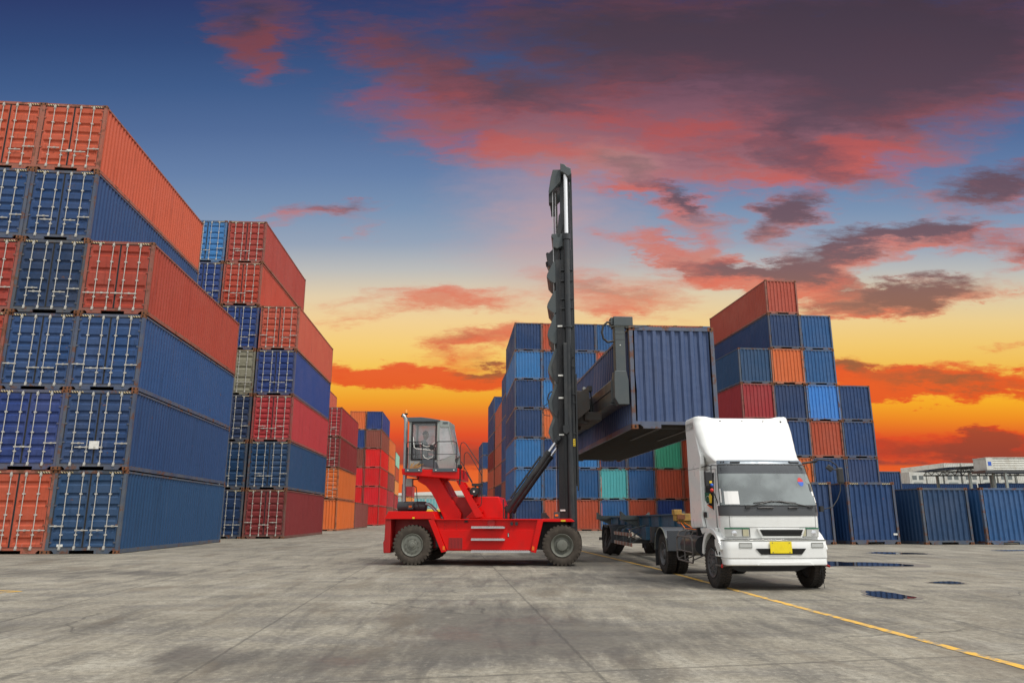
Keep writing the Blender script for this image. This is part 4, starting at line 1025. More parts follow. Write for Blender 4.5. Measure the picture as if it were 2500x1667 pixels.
    for ya in (1.05, 2.25):
        g = MB()
        g.box((3.90, ya+0.06, 0.62), (4.16, ya+0.22, 9.0)); g.box((4.30, ya+0.02, 0.55), (4.40, ya+0.24, 9.3)); g.box((4.16, ya+0.10, 0.62), (4.30, ya+0.20, 9.0))
        g.build('outer_upright', mg, M, bevel=0.006)
        g = MB(); g.box((4.06, ya+0.24, 2.2), (4.36, ya+0.34, 11.95)); g.box((4.37, ya+0.26, 2.2), (4.44, ya+0.36, 11.98)); g.build('inner_upright', mg, M, bevel=0.005)
        g = MB(); g.box((4.43, ya+0.05, 2.05), (4.475, ya+0.2, 5.4)); g.build('carriage_rail', mg, M)
        # lift ram: long tube with a bright rod above it
        g = MB(); g.cyl((4.25, ya-0.02, 1.0), (4.25, ya-0.02, 9.78), 0.088, seg=24); g.cyl((4.25, ya-0.02, 9.62), (4.25, ya-0.02, 9.80), 0.112, seg=24)
        g.cyl((4.25, ya-0.02, 6.80), (4.25, ya-0.02, 6.86), 0.125, seg=24)
        g.build('lift_ram', mg, M, 35)
        g = MB(); g.cyl((4.25, ya-0.02, 9.78), (4.25, ya-0.02, 11.80), 0.058, seg=20); g.build('ram_rod', 'chrome_bright', M, 35)
        for z in (8.62, 8.28, 7.70, 7.40, 6.83, 4.78, 4.52, 3.62, 5.9, 5.6):
            g = MB(); g.box((4.02, ya-0.015, z), (4.42, ya+0.05, z+0.035)); g.build('clamp', mg, M)
        for z in (6.86, 5.35, 4.68, 3.60, 1.46):
            g = MB(); g.box((3.94, ya-0.045, z-0.025), (4.08, ya+0.012, z+0.02)); g.build('hose_clip', 'sticker_white', M)
        for k in range(4):
            g = MB(); x = 3.955+k*0.033; g.tube([(x, ya-0.015, 1.35 + 0.1*(k % 2)), (x, ya-0.015, 6.8 + (2.0 if k > 1 else 0))], 0.012, 6); g.build('hose', 'black_plastic', M)
        g = MB(); g.prism([(4.10, 11.86), (4.10, 12.16), (4.24, 12.12), (4.30, 12.04), (4.42, 11.98), (4.44, 11.78), (4.34, 11.70), (4.15, 11.86)], 'y', ya-0.12, ya+0.36); g.build('ram_head', 'spreader_grey', M, bevel=0.02)
        g = MB(); g.prism([(4.06, 3.86), (4.24, 3.86), (4.24, 3.68), (4.15, 3.60), (4.06, 3.68)], 'y', ya-0.14, ya-0.10); g.build('gusset', mg, M)
    g = MB(); g.box((4.33, 1.01, 3.26), (4.395, 1.068, 3.47))
    g.mat = 1
    for k in range(3): g.prism([(4.345, 3.28+k*0.065), (4.382, 3.28+k*0.065), (4.363, 3.318+k*0.065)], 'y', 1.004, 1.009)
    g.build('warning_label', ['sticker_yellow', 'black_plastic'], M, label='yellow warning label with black signs')
    # zigzag crossbeams at the back of the mast
    for i, z in enumerate((3.40, 4.21, 5.26, 6.34, 7.30, 8.26)):
        h = (0.95 if i < 4 else 0.72)
        prof = [(3.92, z+h), (3.84, z+h*0.95), (3.65, z+h*0.42), (3.63, z+h*0.28), (3.72, z+0.08), (3.86, z-0.02), (3.93, z+0.06)]
        g = MB(); g.prism(prof, 'y', 1.12, 2.42); g.build('crossbeam', 'spreader_grey', M, bevel=0.005)
        if i < 3:
            g = MB(); g.prism([(3.94, z+h*1.0), (3.76, z+h*0.45), (3.80, z-0.02), (3.92, z-0.15), (4.0, z+h*0.5)], 'y', 1.085, 1.115); g.build('side_plate', mg, M, bevel=0.006)
    g = MB(); g.box((3.90, 1.08, 0.9), (4.05, 2.44, 1.25)); g.box((3.92, 1.3, 1.9), (4.02, 2.25, 2.1)); g.build('mast_foot', mg, M)
    # top: chain pulleys and hose reel brackets
    g = MB(); g.prism([(4.12, 12.03), (3.86, 12.04), (3.79, 11.75), (3.72, 11.30), (3.74, 11.20), (4.10, 11.62)], 'y', 1.10, 2.50); g.build('mast_head', 'spreader_grey', M, bevel=0.02)
    g = MB(); g.box((3.72, 1.2, 10.95), (3.86, 1.45, 11.25)); g.box((3.76, 1.9, 10.9), (3.88, 2.2, 11.25)); g.build('chain_anchor', 'black_plastic', M)
    g = MB(); g.prism([(4.16, 10.35), (4.10, 10.62), (4.02, 10.45), (3.96, 9.75), (4.04, 9.72), (4.16, 10.2)], 'y', 1.10, 1.22); g.build('link_plate', mg, M)
    g = MB(); g.prism([(4.14, 9.86), (3.80, 9.86), (3.78, 9.76), (3.84, 9.70), (3.84, 9.42), (3.96, 9.36), (4.14, 9.45)], 'y', 1.10, 2.45); g.build('upper_crosshead', 'spreader_grey', M, bevel=0.02)
    g = MB(); g.prism([(3.84, 9.40), (3.72, 9.28), (3.62, 9.20), (3.64, 9.08), (3.70, 8.86), (3.84, 8.78), (3.98, 8.92), (4.02, 9.40)], 'y', 1.2, 2.3); g.cyl((3.66, 1.3, 9.27), (3.66, 1.6, 9.27), 0.05); g.cyl((3.64, 1.3, 8.98), (3.64, 1.6, 8.98), 0.045)
    g.build('hose_reel', 'black_plastic', M, 35)
    for k, (x, y) in enumerate(((3.84, 1.20), (3.88, 1.24), (3.92, 1.28), (3.84, 2.3), (3.90, 2.26))):
        g = MB(); g.tube([(x, y, 1.3), (x, y, 11.3)], 0.011, 6); g.build('cable', 'black_plastic' if k % 2 else 'aluminium', M)
    for y in (1.45, 2.1):
        g = MB()
        z = 9.5
        while z < 11.6: g.box((3.93, y-0.02, z), (3.965, y+0.02, z+0.045)); z += 0.06
        g.bar((3.90, y, 9.40), (4.05, y, 8.95), 0.05, 0.03)
        g.build('lift_chain', 'worn_metal', M)
    g = MB(); g.tube([(3.70, 1.15, 8.9), (3.66, 1.15, 8.75), (3.72, 1.15, 8.6), (3.80, 1.15, 8.5)], 0.013); g.tube([(3.66, 1.06, 4.55), (3.52, 1.06, 4.45), (3.46, 1.06, 4.30), (3.52, 1.06, 4.18), (3.68, 1.06, 4.16)], 0.012); g.build('slack_hose', 'black_plastic', M)
    # tilt rams
    for y in (0.98, 2.52):
        g = MB(); a = Vector((2.44, y, 1.40)); b_ = Vector((3.92, y, 3.42)); d = (b_-a).normalized()
        g.cyl(a, a+d*2.0, 0.082, seg=24); g.cyl(a+d*0.0, a+d*0.14, 0.11, seg=24); g.cyl(a+d*1.95, a+d*2.05, 0.094, seg=24)
        up = Vector((-d.z, 0, d.x))
        g.tube([a+d*0.35+up*0.125, a+d*1.80+up*0.125], 0.028, 10)
        for k in (0.5, 1.1, 1.7): g.box(tuple(a+d*k-Vector((.03, .03, .03))+up*0.10), tuple(a+d*k+Vector((.03, .03, .03))+up*0.10))
        g.build('tilt_ram', mg, T, 35)
        g = MB(); g.cyl(a+d*2.0, b_, 0.042, seg=18); g.build('tilt_rod', 'chrome', T, 35)
        g = MB(); g.cyl(b_-d*0.16, b_+d*0.06, 0.075, seg=18); g.cyl((b_.x, y-0.1, b_.z), (b_.x, y+0.1, b_.z), 0.06, seg=14); g.box((2.36, y-0.09, 1.18), (2.46, y+0.09, 1.52)); g.build('ram_joint', mg, T, 35)
    g = MB(); g.tube([(2.40, 0.55, 1.44), (2.40, 0.5, 1.72), (2.40, 0.5, 1.0)], 0.014); g.build('lever', 'black_plastic', T)
    # ------------------------------ lifting frame (spreader) on the far side of the mast
    return T
HANDLER = handler()

def spreader():
    """the lifting frame clamped to the held container; built in the container's own directions"""
    T = HANDLER
    F = empty('spreader', (3.295, 20.011, 0), 0.0818)
    # keep its place in the world while making it a part of the machine
    bpy.context.view_layer.update()
    F.parent = T; F.matrix_parent_inverse = T.matrix_world.inverted()
    sg = 'spreader_grey'
    for y0, far in ((0.02, False), (11.85, True)):
        g = MB(); g.box((-0.40, y0, 4.95), (-0.115, y0+0.32, 6.44)); g.box((-0.40, y0-0.002, 6.42), (-0.12, y0+0.322, 6.48))
        g.prism([(-0.44, 5.20), (-0.115, 5.20), (-0.06, 4.94), (-0.06, 4.26), (-0.36, 4.26), (-0.46, 4.44), (-0.46, 5.0)], 'y', y0-0.01, y0+0.36)
        g.build('end_post', sg, F, bevel=0.012)
        g = MB(); g.box((-0.43, y0-0.03, 6.485), (0.12, y0+0.40, 6.76)); g.box((-0.50, y0+0.02, 6.52), (-0.435, y0+0.3, 6.74)); g.build('lifting_arm', sg, F, bevel=0.015)
        g = MB(); g.cyl((0.085, y0+0.09, 6.40), (0.085, y0+0.09, 6.50), 0.045, seg=12); g.build('twistlock', 'rust', F)
        g = MB(); g.tube([(-0.55, y0-0.04, 6.46), (0.30, y0-0.045, 6.455)], 0.009); g.tube([(-0.1, y0-0.045, 6.42), (0.40, y0-0.03, 6.50)], 0.005); g.build('guide_bar', 'rim_grey', F)
        g = MB(); g.tube([(-0.44, y0+0.05, 6.58), (-0.60, y0+0.05, 6.60), (-0.72, y0+0.05, 6.48), (-0.76, y0+0.05, 6.30), (-0.72, y0+0.05, 6.12), (-0.60, y0+0.05, 6.02), (-0.42, y0+0.05, 6.06)], 0.032, 10); g.build('hose_loop', 'black_plastic', F, 40)
        g = MB(); g.cyl((-0.26, y0-0.012, 5.93), (-0.26, y0-0.003, 5.93), 0.016, seg=8); g.build('bolt', 'sticker_white', F)
        g = MB(); g.box((-0.405, y0-0.004, 6.08), (-0.11, y0-0.001, 6.10)); g.box((-0.405, y0-0.004, 6.25), (-0.11, y0-0.001, 6.262)); g.build('weld_seam', 'panel_black', F)
    g = MB(); g.prism([(-0.48, 4.98), (-0.42, 5.05), (-0.16, 5.05), (-0.12, 4.98), (-0.12, 4.36), (-0.48, 4.36)], 'y', 0.35, 11.84)
    g.box((-0.505, 0.36, 4.70), (-0.481, 11.8, 4.72))
    g.build('main_beam', sg, F, bevel=0.01)
    g = MB(); g.box((-0.52, 0.37, 4.30), (-0.10, 11.8, 4.345)); g.build('lower_flange', 'panel_black', F)
    # carriage between mast and beam
    g = MB(); g.box((-0.90, 3.6, 4.10), (-0.53, 5.4, 5.05)); g.box((-1.75, 1.6, 3.9), (-0.90, 2.0, 4.9)); g.box((-1.75, 3.0, 3.9), (-0.90, 3.3, 4.9)); g.box((-1.05, 1.5, 4.0), (-0.53, 3.8, 4.25)); g.build('carriage', 'dark_steel', F, bevel=0.02)
    g = MB(); g.box((-1.72, 1.0, 3.6), (-1.58, 3.4, 6.2)); g.build('carriage_plate', 'mast_grey', F, bevel=0.02)
    g = MB(); g.prism([(-1.58, 3.75), (-1.58, 4.6), (-0.95, 4.95), (-0.92, 4.30)], 'y', 1.25, 1.40); g.build('carriage_arm', 'dark_steel', F, bevel=0.01)
    for (x, y, z, r) in ((-1.20, 3.2, 5.32, 0.085), (-0.80, 3.0, 5.18, 0.06), (-1.28, 2.8, 4.88, 0.06)):
        g = MB(); g.cyl((x, y, z), (x+0.02, y-0.09, z+0.01), r*0.8, r, seg=18); g.tube([(x, y, z), (x, y+0.05, z-0.25)], 0.012); g.mat = 1; g.cyl((x+0.02, y-0.092, z+0.01), (x+0.021, y-0.098, z+0.01), r*0.9, seg=18)
        g.build('work_lamp', ['panel_black', 'lamp_clear'], F, 35)
    g = MB(); g.box((-0.72, 2.6, 5.06), (-0.58, 2.85, 5.22)); g.tube([(-0.62, 2.7, 5.06), (-0.58, 2.7, 4.6), (-0.55, 2.72, 4.2)], 0.018); g.build('sensor', 'black_plastic', F)
spreader()

def operator():
    """the driver sitting in the handler's cab: one continuous skinned body"""
    P = empty('person'); 
    M = Matrix.Translation((-2.67, 20.30, 0)) @ Matrix.Rotation(R(-5.19), 4, 'Z')
    P.matrix_world = M @ Matrix.Translation((0.06, 1.02, 2.84))
    tag(P, 'person in a pale shirt seated in the red machine cab, hands at the wheel', 'person')
    J = [(0,0,0.06,.13), (0.0,0,0.28,.12), (-0.03,0,0.46,.125), (-0.02,0,0.54,.055), (0.0,0,0.60,.05),
         (-0.02,0.18,0.46,.055), (0.10,0.22,0.24,.042), (0.34,0.17,0.20,.034), (0.50,0.12,0.24,.026),
         (-0.02,-0.18,0.46,.055), (0.10,-0.22,0.24,.042), (0.34,-0.17,0.20,.034), (0.50,-0.12,0.24,.026),
         (0.04,0.10,0.04,.09), (0.42,0.13,0.08,.065), (0.50,0.13,-0.30,.045), (0.60,0.13,-0.36,.04),
         (0.04,-0.10,0.04,.09), (0.42,-0.13,0.08,.065), (0.50,-0.13,-0.30,.045), (0.60,-0.13,-0.36,.04)]
    Ed = [(0,1),(1,2),(2,3),(3,4),(2,5),(5,6),(6,7),(7,8),(2,9),(9,10),(10,11),(11,12),(0,13),(13,14),(14,15),(15,16),(0,17),(17,18),(18,19),(19,20)]
    me = bpy.data.meshes.new('body'); me.from_pydata([j[:3] for j in J], Ed, []); me.materials.append(MATS['shirt_grey'])
    o = bpy.data.objects.new('body', me); col.objects.link(o); o.parent = P
    sk = o.modifiers.new('skin', 'SKIN'); sk.use_smooth_shade = True
    for i, j in enumerate(J):
        v = me.skin_vertices[0].data[i]; v.radius = (j[3], j[3]); v.use_root = (i == 0)
    ss = o.modifiers.new('sub', 'SUBSURF'); ss.levels = 1; ss.render_levels = 2
    g = MB()
    prof = [(-0.125, 0.0), (-0.115, 0.035), (-0.08, 0.062), (-0.03, 0.078), (0.03, 0.085), (0.08, 0.075), (0.115, 0.045), (0.128, 0.0)]
    g.lathe([(o_, r) for o_, r in prof], (0.02, 0, 0.71), 'z', 18); g.prism([(0.095, 0.69), (0.125, 0.68), (0.10, 0.72)], 'y', -0.015, 0.015)
    for s in (-1, 1): g.lathe([(-0.01, 0.0), (0, 0.022), (0.01, 0.0)], (0.01, s*0.082, 0.71), 'y', 10)
    g.mat = 1
    g.box((0.088, -0.028, 0.65), (0.098, 0.028, 0.658))
    for s in (-1, 1): g.box((0.085, s*0.032-0.012, 0.725), (0.098, s*0.032+0.012, 0.735))
    g.build('head', ['skin', 'hair'], P, 50)
    g = MB(); g.lathe([(0.02, 0.088), (0.06, 0.086), (0.10, 0.066), (0.13, 0.03), (0.137, 0.0)], (0.01, 0, 0.71), 'z', 18); g.build('hair', 'hair', P, 60)
    for s in (-1, 1):
        g = MB()
        for k in range(4): g.tube([(0.50, s*(0.12+0.018*k-0.03), 0.24), (0.545, s*(0.12+0.019*k-0.03), 0.25-0.004*k), (0.565, s*(0.12+0.019*k-0.03), 0.225)], 0.0085, 6)
        g.tube([(0.49, s*0.09, 0.24), (0.52, s*0.075, 0.27)], 0.009, 6); g.box((0.47, s*0.12-0.036, 0.225), (0.52, s*0.12+0.036, 0.25))
        g.build('hand', 'skin', P, 60)
operator()

# ------------------------------------------------------------------ the white truck
# local frame: x to the picture's right, y backwards along the truck, z up, origin below the middle of the front bumper
TRK = (4.655, 13.30, 0); TRZ = R(3.6)
def lerp(tab, z):
    if z <= tab[0][0]: return tab[0][1]
    for (a, va), (b, vb) in zip(tab, tab[1:]):
        if z <= b: return va + (vb-va)*(z-a)/(b-a)
    return tab[-1][1]
def smoothlerp(tab, z):
    if z <= tab[0][0]: return tab[0][1]
    for (a, va), (b, vb) in zip(tab, tab[1:]):
        if z <= b:
            t = (z-a)/(b-a); t = t*t*(3-2*t); return va + (vb-va)*t
    return tab[-1][1]
CABW = [(0.86, 0.875), (1.05, 0.895), (1.30, 0.90), (1.46, 0.90), (1.80, 0.875), (2.16, 0.825), (2.28, 0.79)]
CABF = [(0.86, 0.10), (1.05, 0.085), (1.28, 0.085), (1.46, 0.11), (1.80, 0.20), (2.16, 0.32), (2.26, 0.38), (2.30, 0.46)]
def cab_pt(u, z, off=0.0):
    """point on the front and side skin; u from -1 (left rear of the corner) over 0 (middle of the front) to 1"""
    w = lerp(CABW, z); f = lerp(CABF, z); r = 0.21
    # arc length layout: front half width then corner then a bit of side
    s = abs(u); sg = 1 if u >= 0 else -1
    hw = w - r
    L1 = hw; L2 = r*math.pi/2; L3 = 0.25; T = L1+L2+L3; d = s*T
    bow = 0.055
    if d <= L1: x, y, nx, ny = d, f + bow*(d/hw)**2*0.8, 0, -1
    elif d <= L1+L2:
        a = (d-L1)/r; x = hw + r*math.sin(a); y = f + bow*0.8 + r*(1-math.cos(a)); nx, ny = math.sin(a), -math.cos(a)
    else: x = w; y = f + bow*0.8 + r + (d-L1-L2); nx, ny = 1, 0
    return (sg*(x+nx*off), y+ny*off, z)
def patch(us, zs, off, fn=cab_pt): return [[fn(u, z, off) for u in us] for z in zs]
def truck():
    T = empty('semi_truck', TRK, TRZ)
    tag(T, 'white cab-over truck with high roof fairing and blank yellow plate', 'truck')
    WH = 'truck_white'
    fr = lambda a, b, n: [a+(b-a)*i/n for i in range(n+1)]
    # cab shell
    g = MB(); zs = [0.88, 0.95, 1.05, 1.20, 1.28, 1.36, 1.46, 1.60, 1.80, 2.00, 2.16, 2.22, 2.27, 2.30]; us = fr(-1, 1, 60)
    rows = patch(us, zs, 0)
    full = []
    for rr, z in zip(rows, zs):
        w = lerp(CABW, z); full.append([(-w, 1.30, z)] + rr + [(w, 1.30, z)])
    g.grid(full)
    g.add([full[-1][i] for i in range(len(full[-1]))], [tuple(range(len(full[-1])))])
    g.grid([[(full[k][-1][0]*-1, 1.30, z) for k, z in enumerate(zs)], [(full[k][-1][0], 1.30, z) for k, z in enumerate(zs)]])
    cab = g.build('cab', WH, T, 40)
    # windscreen with rubber frame, dark lower panel, visor strip
    def border(u0, u1, z0, z1, w, off, name, mat, nb=26):
        g = MB(); P = [(u, z1) for u in fr(u0, u1, nb)] + [(u1, z) for z in fr(z1, z0, 8)][1:] + [(u, z0) for u in fr(u1, u0, nb)][1:] + [(u0, z) for z in fr(z0, z1, 8)][1:-1]
        cu, cz = (u0+u1)/2, (z0+z1)/2; n = len(P)
        A = [cab_pt(u, z, off) for u, z in P]; B = [cab_pt(cu+(u-cu)*(1-w/((u1-u0)*0.6)), cz+(z-cz)*(1-2*w/(z1-z0)), off) for u, z in P]
        A0 = [cab_pt(u, z, -0.01) for u, z in P]
        g.add(A+B+A0, [(i, (i+1) % n, n+(i+1) % n, n+i) for i in range(n)] + [(i, 2*n+i, 2*n+(i+1) % n, (i+1) % n) for i in range(n)])
        return g.build(name, mat, T, 40)
    U = 0.735
    g = MB(); g.grid(patch(fr(-U, U, 40), fr(1.44, 2.19, 8), 0.004)); g.build('screen_backing', 'hole_black', T, 60)  # black sheet paints the dark cab interior behind the glass
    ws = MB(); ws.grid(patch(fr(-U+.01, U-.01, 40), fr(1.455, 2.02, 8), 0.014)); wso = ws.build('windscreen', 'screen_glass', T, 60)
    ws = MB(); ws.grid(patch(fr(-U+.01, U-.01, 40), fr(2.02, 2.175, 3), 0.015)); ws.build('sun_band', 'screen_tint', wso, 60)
    border(-U, U, 1.44, 2.19, 0.014, 0.019, 'windscreen_seal', 'gasket')
    g = MB(); g.grid(patch(fr(-0.80, 0.80, 44), fr(1.27, 1.445, 4), 0.012)); g.build('wiper_panel', 'panel_black', T, 60)
    g = MB(); g.grid(patch(fr(-0.74, 0.74, 40), fr(2.20, 2.272, 3), 0.016)); vs = g.build('visor', 'visor_grey', T, 60)
    for u in (-0.45, 0.50):
        g = MB(); g.tube([cab_pt(u-0.07, 2.225, 0.02), cab_pt(u-0.07, 2.23, 0.035), cab_pt(u+0.07, 2.23, 0.035), cab_pt(u+0.07, 2.225, 0.02)], 0.011, 6); g.build('grab_bar', 'black_plastic', T)
    for u in (-0.66, -0.62, 0.42):
        g = MB(); p = cab_pt(u, 2.235, 0.012); g.cyl(p, (p[0], p[1]-0.02, p[2]), 0.016, seg=10); g.build('rivet', 'black_plastic', T)
    # things behind the glass and stuck to it
    def sticker(u0, u1, z0, z1, mat, name, off=0.017):
        g = MB(); g.grid(patch(fr(u0, u1, 4), fr(z0, z1, 2), off)); return g.build(name, mat, wso)
    sticker(-0.655, -0.46, 1.47, 1.70, 'paper', 'paper_sheet'); sticker(-0.72, -0.695, 1.50, 1.75, 'paper', 'sticker'); sticker(0.63, 0.685, 1.62, 1.70, 'paper', 'sticker'); sticker(0.61, 0.66, 1.70, 1.84, 'panel_black', 'sticker'); sticker(0.66, 0.70, 1.50, 1.60, 'paper', 'sticker')
    for half, mat in ((1, 'badge_red'), (-1, 'badge_blue')):
        g = MB(); c = (0.50, 1.87); pts = [cab_pt(c[0]+0.043*math.cos(R(a)), c[1]+0.078*math.sin(R(a))*half, 0.0175) for a in range(0, 181, 15)]
        g.add(pts, [tuple(range(len(pts)))]); g.build('round_sticker', mat, wso)
    # wipers
    for a, b, c in ((-0.36, -0.02, 1), (0.55, 0.10, -1)):
        g = MB(); g.tube([cab_pt(a, 1.425, 0.035), cab_pt((a+b)/2, 1.475, 0.05), cab_pt(b, 1.525, 0.03)], 0.010, 6); g.tube([cab_pt(b-0.25*c, 1.492, 0.026), cab_pt(b, 1.525, 0.032), cab_pt(b+0.22*c, 1.50, 0.026)], 0.008, 6); g.box(*[tuple(sorted(t)[0] for t in zip(cab_pt(a-.03, 1.40, .02), cab_pt(a+.03, 1.44, .05))), tuple(sorted(t)[1] for t in zip(cab_pt(a-.03, 1.40, .02), cab_pt(a+.03, 1.44, .05)))]); g.build('wiper', 'black_plastic', T)
    for a, b in ((-0.22, 0.0), (0.22, 0.36)):
        g = MB(); g.tube([cab_pt(a, 1.405, 0.03), cab_pt((a+b)/2, 1.41, 0.04), cab_pt(b, 1.405, 0.03)], 0.015, 6); g.build('wiper_bar', 'black_plastic', T)
    # grille panel between the headlamps
    g = MB(); g.prism([(-0.33, 1.055), (0.55, 1.055), (0.47, 0.885), (-0.25, 0.885)], 'y', 0.058, 0.09); g.build('grille_frame', WH, T, bevel=0.008)
    g = MB(); g.prism([(-0.285, 1.03), (0.50, 1.03), (0.445, 0.925), (-0.23, 0.925)], 'y', 0.050, 0.0575); gr = g.build('grille', 'hole_black', T)
    g = MB()
    for k in range(3): g.box((-0.25+k*0.015, 0.040, 0.943+k*0.03), (0.47-k*0.0, 0.0495, 0.955+k*0.03))
    g.build('grille_bars', 'black_plastic', gr)
    # seams of the front lid
    g = MB(); g.grid(patch(fr(-0.62, 0.62, 30), [1.066, 1.072], 0.0035)); 
    for u in (-0.62, 0.62): g.grid(patch([u-0.003, u+0.003], [0.9, 1.07, 1.27], 0.0035))
    g.build('lid_seam', 'seam_dark', T)
    # headlamps follow the curved corner
    for s in (-1, 1):
        u0, u1 = (0.36, 0.70); a, b = (u0*s, u1*s)
        h = empty('headlight'); h.parent = T
        g = MB(); g.grid(patch(fr(a, b, 8), fr(0.905, 1.058, 3), 0.010)); g.build('housing', 'lamp_clear', h, 60)
        g = MB(); g.grid(patch(fr(a, b, 8), [1.040, 1.062], 0.0135)); g.build('green_trim', 'trim_green', h)
        g = MB(); g.grid(patch(fr(s*0.375, s*0.455, 4), fr(0.92, 1.035, 2), 0.016)); g.build('turn_lamp', 'lamp_cream', h, 60)
        p = cab_pt(s*0.57, 0.97, 0.012)
        g = MB(); g.lathe([(-0.012, 0.0), (-0.008, 0.045), (0.004, 0.052)], p, 'y', 20); g.build('lens', 'chrome', h, 50)
        g = MB(); g.grid(patch(fr(a, b, 8), [0.900, 0.908], 0.0135)); g.grid(patch([s*0.355, s*0.365], [0.90, 1.06], 0.0135)); g.grid(patch([s*0.458, s*0.466], [0.92, 1.04], 0.018)); g.build('rim_line', 'gasket', h)
    # bumper
    def bump_pt(u, z, off=0.0):
        w = 0.93 if z > 0.52 else 0.915; r = 0.10; f = 0.0 if z > 0.55 else (0.012 if z > 0.50 else -0.004)
        sg = 1 if u >= 0 else -1; d = abs(u)*(w-r+r*math.pi/2+0.30); L1 = w-r; L2 = r*math.pi/2
        if d <= L1: x, y, nx, ny = d, f+0.05*(d/L1)**2, 0, -1
        elif d <= L1+L2: a = (d-L1)/r; x, y, nx, ny = L1+r*math.sin(a), f+0.05+r*(1-math.cos(a)), math.sin(a), -math.cos(a)
        else: x, y, nx, ny = w, f+0.05+r+(d-L1-L2), 1, 0
        return (sg*(x+nx*off), y+ny*off, z)
    g = MB(); zs = [0.425, 0.44, 0.50, 0.54, 0.552, 0.56, 0.70, 0.84, 0.862]; us = fr(-1, 1, 56)
    rows = [[bump_pt(u, z, -0.015 if z in (0.425, 0.862) else 0) for u in us] for z in zs]
    g.grid(rows)
    for k, zz in ((-1, 0.862), (0, 0.425)):
        r_ = rows[k]; g.grid([r_, [(p[0], max(p[1], 0.30), p[2]) for p in r_]])
    g.build('bumper', WH, T, 40)
    g = MB(); g.grid([[bump_pt(u, z, 0.004) for u in us] for z in (0.838, 0.858)]); g.build('bumper_trim', 'rim_grey', T, 40)
    g = MB(); g.grid([[bump_pt(u, z, 0.003) for u in us] for z in (0.549, 0.555)]); g.build('bumper_seam', 'seam_dark', T)
    g = MB(); P = [(-0.40, 0.712), (0.50, 0.712), (0.41, 0.612), (-0.31, 0.612)]
    g.prism(P, 'y', -0.006, 0.006); g.build('air_slot', 'hole_black', T)
    g = MB(); g.prism([(-0.40, 0.43), (-0.33, 0.49), (0.55, 0.49), (0.62, 0.43)], 'y', -0.012, 0.01); g.build('lower_lip', WH, T, bevel=0.01)
    for u in (-0.445, 0.56):
        fl = empty('fog_light'); fl.parent = T
        g = MB(); g.grid([[bump_pt(uu, z, 0.006) for uu in fr(u-0.082, u+0.082, 4)] for z in (0.735, 0.80)]); g.build('lens', 'lamp_clear', fl)
        g = MB()
        pts = [bump_pt(u-0.085, 0.73, 0.009), bump_pt(u+0.085, 0.73, 0.009), bump_pt(u+0.085, 0.805, 0.009), bump_pt(u-0.085, 0.805, 0.009)]
        g.tube(pts, 0.0055, 6, closed=True); g.build('bezel', 'rim_grey', fl)
    g = MB(); g.box((-0.155, -0.030, 0.632), (0.235, -0.018, 0.832)); pl = g.build('number_plate', 'plate_yellow', T, bevel=0.004)
    g = MB()
    for x in (-0.11, 0.19):
        for z in (0.65, 0.81): g.cyl((x, -0.030, z), (x, -0.036, z), 0.009, seg=8)
    g.build('screw', 'worn_metal', pl)
    g = MB(); g.box((-0.33, 0.06, 0.405), (0.0, 0.2, 0.424)); g.box((-0.80, 0.35, 0.36), (0.25, 0.6, 0.45)); g.prism([(-0.9, 0.44), (0.9, 0.44), (0.5, 0.30), (-0.55, 0.30)], 'y', 0.45, 0.95); g.build('front_axle', 'black_plastic', T)
    g = MB(); g.box((-0.955, 0.34, 0.56), (-0.86, 0.52, 0.86)); g.box((-0.98, 0.28, 0.565), (-0.80, 0.40, 0.59)); g.build('step_well', WH, T, bevel=0.01)
    g = MB(); g.box((-0.97, 0.24, 0.40), (-0.82, 0.50, 0.43)); g.build('step', 'worn_metal', T)
    for s in (-1, 1):
        g = MB(); g.tube([(s*0.93, 0.25, 0.43), (s*0.955, 0.20, 0.41), (s*0.97, 0.16, 0.40)], 0.02); g.build('marker_peg', 'machine_red_deep', T, 40)
    g = MB(); g.tube([(0.88, 0.3, 0.43), (0.86, 0.28, 0.33), (0.84, 0.28, 0.25)], 0.006); g.tube([(0.90, 0.3, 0.43), (0.895, 0.29, 0.2), (0.91, 0.30, 0.02)], 0.005); g.build('hanging_strap', 'black_plastic', T)
    # roof fairing with raised side ears, running down behind the doors
    FF = [(2.24, 0.44), (2.30, 0.60), (2.42, 0.80), (2.60, 0.95), (2.85, 1.08), (3.05, 1.18), (3.16, 1.27)]
    FW = [(2.24, 0.80), (2.30, 0.84), (2.45, 0.905), (2.65, 0.945), (2.9, 0.965), (3.20, 0.965)]
    def fair(v, z):
        """v -1..1 across: front then round to the sides"""
        w = smoothlerp(FW, z); f = lerp(FF, z); r = 0.14
        sg = 1 if v >= 0 else -1; s = abs(v)
        hw = w-r
        if s <= 0.6: x = hw*s/0.6; y = f + 0.02*(s/0.6)**2; 
        elif s <= 0.8: a = (s-0.6)/0.2*math.pi/2; x = hw+r*math.sin(a); y = f+0.02+r*(1-math.cos(a))
        else: x = w; y = f+0.02+r + (1.86-(f+0.02+r))*(s-0.8)/0.2
        return (sg*x, y, z)
    g = MB(); vsn = fr(-1, 1, 70); rows = [[fair(v, z) for v in vsn] for z in fr(2.24, 3.10, 16)]
    # cap: the middle stays lower than the two ears
    def top(v, k):
        x, y, z = fair(v, 3.10); s = min(abs(x)/0.70, 1.0); ear = 0.04*(1/(1+math.exp(-(abs(x)-0.66)*28)))
        c = [(0.0, 0.0), (0.025, 0.005), (0.045, 0.022), (0.055, 0.05)][k]
        sx = 1 if x >= 0 else -1
        xx = x - sx*c[1]*(1 if abs(x) > 0.8 else 0); yy = y + c[1]*(1 if abs(x) < 0.9 else 0.2)
        return (xx, yy, 3.10 + c[0] + ear*min(k, 2)/2)
    rows += [[top(v, k) for v in vsn] for k in (1, 2, 3)]
